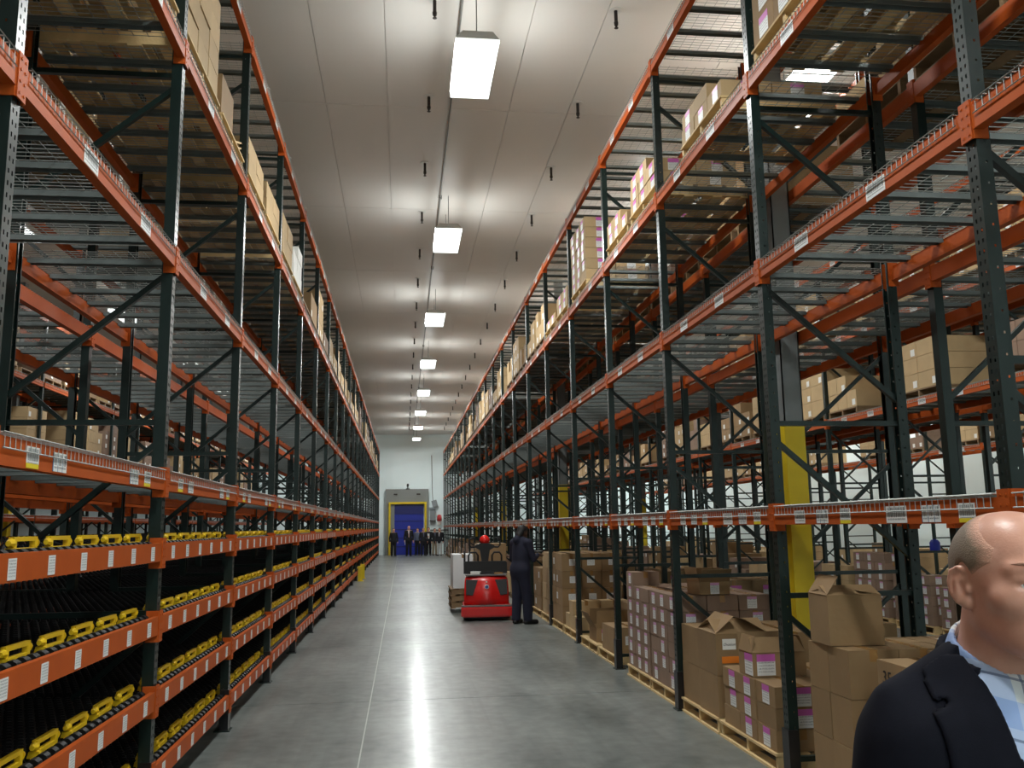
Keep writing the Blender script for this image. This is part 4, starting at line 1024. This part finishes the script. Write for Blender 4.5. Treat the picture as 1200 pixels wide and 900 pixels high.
# the group of visitors before the blue door
grp = 'visitors by the blue door'
VIS = [(-.58, 56.6, 1.72, dict(top=m_suit, legs=m_suit, hair=m_hair_dark, skin=m_skin, shirt=m_suit), 'visitor standing apart at the yellow door frame in a dark jacket', .1, None),
       (.36, 56.3, 1.86, dict(top=m_suit, legs=m_suit, tie=m_tie, vee=.05, skin=m_skin), 'tall visitor in a dark suit with pale tie holding white paper', .0, 'l'),
       (.92, 57.2, 1.70, dict(top=m_bluesh, legs=m_suit, hair=m_hair_dark, coat=False), 'visitor in a grey blue top between the tall man and the group', -.2, None),
       (1.26, 56.2, 1.72, dict(top=m_suit, legs=m_suit, hair=m_hair_grey, shirt=m_bluesh, vee=.04), 'grey haired visitor in a black coat in the middle of the group', .2, None),
       (1.60, 56.8, 1.74, dict(top=m_suit, legs=m_suit, hair=m_hair_dark, shirt=m_suit), 'visitor in black holding white papers at the chest', -.1, 'c'),
       (1.98, 56.7, 1.68, dict(top=m_suit, legs=m_khaki, hair=m_hair_dark, shirt=m_bluesh, vee=.06), 'visitor with khaki trousers standing behind the end of the group', .3, None),
       (2.26, 56.0, 1.70, dict(top=m_suit, legs=m_pale, hair=m_hair_dark, vee=.03), 'visitor in a black jacket and pale trousers at the end of the group', -.3, None)]
for x, y, H, kw, lb, tw, paper in VIS:
    kw = dict(kw)
    if paper == 'c': j = joints(el=((-.25, .0, 1.14), (.25, .0, 1.14)), wr=((-.06, .24, 1.18), (.12, .24, 1.16)))
    else: j = joints(foot=((-.1, .02), (.11, -.02)))
    figure(lb, (x, y, 0), PI+tw, H, j, skin=kw.pop('skin', m_skin), res=.017, group=grp, **kw)
    if paper:
        o = thing('paper_sheets', 'white paper sheets in the hand of the tall visitor' if paper == 'l' else 'white papers held at the chest of a visitor in black', 'paper', (x, y, 0), PI+tw)
        if paper == 'l': obj('sheet', MB().box((.22, .07, .70), (.245, .30, 1.0)).mesh('sheet', m_white), o)
        else: obj('sheet', MB().box((-.08, .27, 1.05), (.14, .285, 1.36)).mesh('sheet', m_white), o)
# ================================================================ the man in front, half cut by the frame's edge
MAN_LOC, MAN_RZ = (.905, 1.285, 0), PI+.20
HC, HR, HT = np.array((.015, .05, 1.685)), .33, .07
def plaid():
    t = NT('plaid_shirt_cloth'); x, y, z = t.xyz(t.coord('Object'))
    u = t.math('ADD', t.math('MULTIPLY', x, .97), t.math('MULTIPLY', z, .22)); v = t.math('SUBTRACT', z, t.math('MULTIPLY', x, .3))
    def stripe(c, per, w0, ph=0.0): return t.math('LESS_THAN', t.math('ABSOLUTE', t.math('SUBTRACT', t.math('FRACT', t.math('MULTIPLY_ADD', c, 1/per, ph)), .5)), w0/2)
    col = lin((222, 226, 230))
    col = t.mix(t.math('MULTIPLY', stripe(u, .075, .45), .55), col, lin((120, 156, 214))); col = t.mix(t.math('MULTIPLY', stripe(v, .085, .45), .55), col, lin((112, 148, 210)))
    col = t.mix(t.math('MULTIPLY', stripe(u, .075, .05, .4), .7), col, lin((70, 84, 120))); col = t.mix(t.math('MULTIPLY', stripe(v, .085, .045, .4), .7), col, lin((70, 84, 120)))
    t.color(col); t.rough(.8); return t.m
def scalp():
    """fair skin, redder on the cheeks and ears, with fine mottling"""
    t = NT('fair_skin'); co = t.coord('Object'); n = t.noise(co, 14, 4); n2 = t.noise(co, 90, 3)
    c = t.mix(n, lin((196, 140, 116)), lin((222, 170, 148))); c = t.mix(t.math('MULTIPLY', n2, .25), c, lin((176, 116, 94)))
    t.color(c); t.rough(.38); t.b.inputs['Subsurface Weight'].default_value = .08; t.b.inputs['Subsurface Radius'].default_value = (.02, .008, .004)
    t.bump(t.noise(co, 260, 3), .12, .002); return t.m
def buzz():
    t = NT('cropped_hair'); co = t.coord('Object'); n = t.noise(co, 420, 3); n2 = t.noise(co, 30, 3)
    c = t.mix(n, lin((84, 70, 54)), lin((138, 118, 96))); c = t.mix(t.math('MULTIPLY', n2, .4), c, lin((122, 108, 92)))
    at = t.n('ShaderNodeAttribute', attribute_name='hair_cover').outputs['Fac']
    f = t.math('SMOOTH_MIN', t.math('ADD', t.math('MULTIPLY', at, 1.25), t.math('MULTIPLY', t.math('SUBTRACT', n, .5), .8)), 1.0, .1)
    c = t.mix(t.math('MAXIMUM', f, 0.0), lin((208, 156, 132)), c)
    t.color(c); t.rough(.65); t.bump(n, .4, .003); return t.m
m_fair, m_buzz, m_plaid = scalp(), buzz(), plaid()
m_jacket = MAT('navy_jacket_wool', (17, 18, 27), .9, 0, .12, 60, 0, .08, spec=.15)
man = thing('person', 'balding man in navy jacket and blue plaid shirt standing close to the camera', 'person', MAN_LOC, MAN_RZ)
# local frame: faces +y; head turned a little towards his left
J = joints(sh=1.455, shw=.17, el=((-.255, -.05, 1.19), (.255, -.05, 1.19)), wr=((-.26, .06, .95), (.26, .06, .95)), foot=((-.10, .10), (.11, -.14)))
J['neck'] = (0, -.012, 1.53); J['chest'] = (0, 0, 1.31)
def graded(a, lo, hi, b, fine, coarse): return np.concatenate([np.arange(a, lo-1e-6, coarse), np.arange(lo, hi-1e-6, fine), np.arange(hi, b+coarse, coarse)])
g = G(graded(-.40, -.13, .15, .40, .0038, .008), graded(-.25, -.09, .20, .30, .0038, .008), np.concatenate([np.arange(-.02, .775, .022), np.arange(.78, 1.365, .0098), np.arange(1.37, 1.82, .0040)])); P = g.P
hq = rotx(rotz(P, HC, -HR), HT)
t, arms, lg = body_parts(P, J, 1.12)
body = smin(head_field(hq, True), cap(P, HC+np.array((0, -.034, -.05)), (0, -.022, 1.50), .056, .064), .018)
body = smin(body, t, .035)
for s in (0, 1):
    body = smin(body, arms[s], .03); body = smin(body, lg[s], .03); body = smin(body, feet_field(P, J, s), .03)
    w = np.asarray(J['wr'][s], float); e = np.asarray(J['el'][s], float); body = smin(body, hand_field(P, w, w-e, (1 if s else -1, .1, .2), -1 if s == 0 else 1, 1.0, .6), .012)
obj('body', field_mesh('body', g, body, m_fair), man)
Rh = Matrix.Translation(Vector(HC)) @ Matrix.Rotation(-HR, 4, 'Z') @ Matrix.Rotation(HT, 4, 'X')
def sphere(r, n=14, mlat=10):
    m = MB()
    for i in range(mlat+1):
        a = -PI/2+PI*i/mlat
        for k in range(n): b = 2*PI*k/n; m.v.append((r*math.cos(a)*math.cos(b), r*math.cos(a)*math.sin(b), r*math.sin(a)))
    for i in range(mlat):
        for k in range(n): m.f.append((i*n+k, i*n+(k+1)%n, (i+1)*n+(k+1)%n, (i+1)*n+k)); m.m.append(0)
    return m
for s in (-1, 1):
    e = obj('eyeball', sphere(.0118).mesh('eyeball', m_eye, True), man); e.matrix_local = Rh @ Matrix.Translation((s*.033, .0715, -.002))
    obj('iris', MB().tube([(0, .0095, 0), (0, .0122, 0)], [.006, .0045], 12).mesh('iris', m_iris, fix=True), e)
    bp_ = [(s*(.014+.036*q), .0985-.020*q*q-.004*q, .0235+.004*math.sin(q*2.6)) for q in (0, .25, .5, .75, 1)]
    b = obj('eyebrow', MB().tube(bp_, [.0018, .003, .003, .0026, .0012], 6).mesh('eyebrow', m_buzz, True), man); b.matrix_local = Rh
# cropped hair: back and sides only, thinning out towards the bald crown
hx, hy, hz = hq[..., 0], hq[..., 1], hq[..., 2]
hd = head_field(hq, False)
front = .052-1.25*np.maximum(hz-.05, 0)+2.0*np.minimum(hz-.03, 0)
edge = np.maximum(hy-front, -(hz+.085)-.25*np.minimum(hy+.03, 0)*0)
edge = np.maximum(edge, np.where(hz < -.01, hy+.030, -1))
thick = .0036*np.clip(-edge/.03, -1, 1)
earhole = np.minimum(ell(hq, (-.082, -.006, -.004), (.022, .024, .038)), ell(hq, (.082, -.006, -.004), (.022, .024, .038)))
hair = np.maximum(np.maximum(hd-thick, edge), -earhole)
hm_ = field_mesh('hair', g, hair, m_buzz)
co = np.empty(len(hm_.vertices)*3, np.float32); hm_.vertices.foreach_get('co', co); co = co.reshape(-1, 3)
ix = [np.clip(np.searchsorted(g.ax[d], co[:, d]), 0, len(g.ax[d])-1) for d in range(3)]
at_ = hm_.attributes.new('hair_cover', 'FLOAT', 'POINT'); at_.data.foreach_set('value', np.clip(-edge[ix[0], ix[1], ix[2]]/.028, 0, 1).astype(np.float32))
obj('hair', hm_, man)
# clothes
Z = P[..., 2]; Xx = P[..., 0]; Yy = P[..., 1]
tor = t-.02
for k, q in enumerate((-1, 1)):
    tor = smin(tor, cap(P, (q*.055, -.018, 1.572), (q*.198, -.018, 1.522), .034, .027), .025)
    tor = smin(tor, np.minimum(cap(P, (q*.180, -.015, 1.464), J['el'][k], .066, .060), cap(P, J['el'][k], J['wr'][k], .060, .046)), .03)
tor = smin(tor, ell(P, (0, 0, .93), (.205, .15, .22)), .06)
wc = np.full(Z.shape, -1.0, np.float32)
for s in (0, 1):
    w = np.asarray(J['wr'][s], float); e = np.asarray(J['el'][s], float); u = (w-e)/np.linalg.norm(w-e)
    near = np.sqrt(((P-(w+u*.09))**2).sum(-1))-.115; wc = np.maximum(wc, np.where(near < .03, (P-w)@u, -1))
ncr = np.sqrt((Xx-.002)**2+(Yy-.002)**2)
neckhole = ncr-(.079+.10*np.clip(Z-1.55, -.05, .05))
vw = .015+.082*np.clip((Z-1.10)/.36, 0, 1)
V = np.abs(Xx-.005)-vw; front = (Yy > .0)
jk = np.maximum(tor, np.maximum(wc, .76-Z)); jk = np.maximum(jk, np.where(front & (Z > 1.10), -V, -1)); jk = np.maximum(jk, np.where(Z > 1.50, -neckhole, -1))
obj('jacket', field_mesh('jacket', g, jk, m_jacket), man)
# lapels: raised leaves along the opening with a notch, and the rolled collar behind the neck
for s in (-1, 1):
    xs_ = s*(Xx-.005); nz_ = 1.532-.35*(xs_-.14); lw = .030+.056*np.clip((Z-1.12)/.30, 0, 1); lw = np.where(Z > nz_, .072-.35*np.clip(Z-1.53, 0, .1), lw); notch = np.abs(Z-nz_)-.0035
    lp = np.maximum(np.abs(tor-.003)-.0045, np.maximum(xs_-vw-lw, vw-.004-xs_)); lp = np.maximum(lp, np.maximum(1.12-Z, np.where(Yy > .0, -1, .01)))
    lp = np.maximum(lp, np.where(xs_ > vw+.048, -notch, -1)); lp = np.maximum(lp, np.maximum(Z-1.585, -neckhole))
    obj('lapel', field_mesh('lapel', g, lp, m_jacket), man)
cz = 1.556+.30*np.clip(-Yy, -.06, .09)
jc = np.maximum(np.abs(ncr-(.086+.35*(cz+.02-Z)))-.006, np.maximum(Z-cz-.02, np.maximum(cz-.03-Z, Yy-.03)))
obj('collar', field_mesh('collar', g, jc, m_jacket), man)
sh = np.maximum(t-.012, np.maximum(np.abs(Xx)-.13, np.maximum(1.02-Z, -Yy+.0))); sh = np.maximum(sh, Z-1.56); sh = np.maximum(sh, -(ncr-.062)*(Z > 1.50)-1*(Z <= 1.50))
so = obj('shirt', field_mesh('shirt', g, sh, m_plaid), man)
# shirt collar: stands round the neck, leaves fall open to two points in front
ang = np.abs(np.arctan2(Xx-.002, -(Yy-.002)))/PI           # 0 at the nape, 1 at the throat
top = 1.624-.095*ang**1.25; low = top-.044-.045*np.clip((ang-.6)/.3, 0, 1)
fall = .070+.45*np.clip(top-Z, 0, .1)
sc_ = np.maximum(np.abs(ncr-fall)-.0042, np.maximum(Z-top, np.maximum(low-Z, ang*PI*.08-.86*PI*.08)))
obj('shirt_collar', field_mesh('shirt_collar', g, sc_, m_plaid), man)
lgs = smin(smin(lg[0]-.022, lg[1]-.022, .01), ell(P, J['pelvis'], (.19, .135, .155)), .05)
for s in (0, 1): lgs = smin(lgs, cap(P, J['kn'][s], J['an'][s], .074, .066), .03)
obj('trousers', field_mesh('trousers', g, np.maximum(lgs, np.maximum(.055-Z, Z-1.0)), MAT('grey_trouser_cloth', (70, 72, 78), .85, 0, .08, 20)), man)
for s in (0, 1): obj('shoe', field_mesh('shoe', g, np.maximum(feet_field(P, J, s, .008), Z-.1), m_shoe), man)
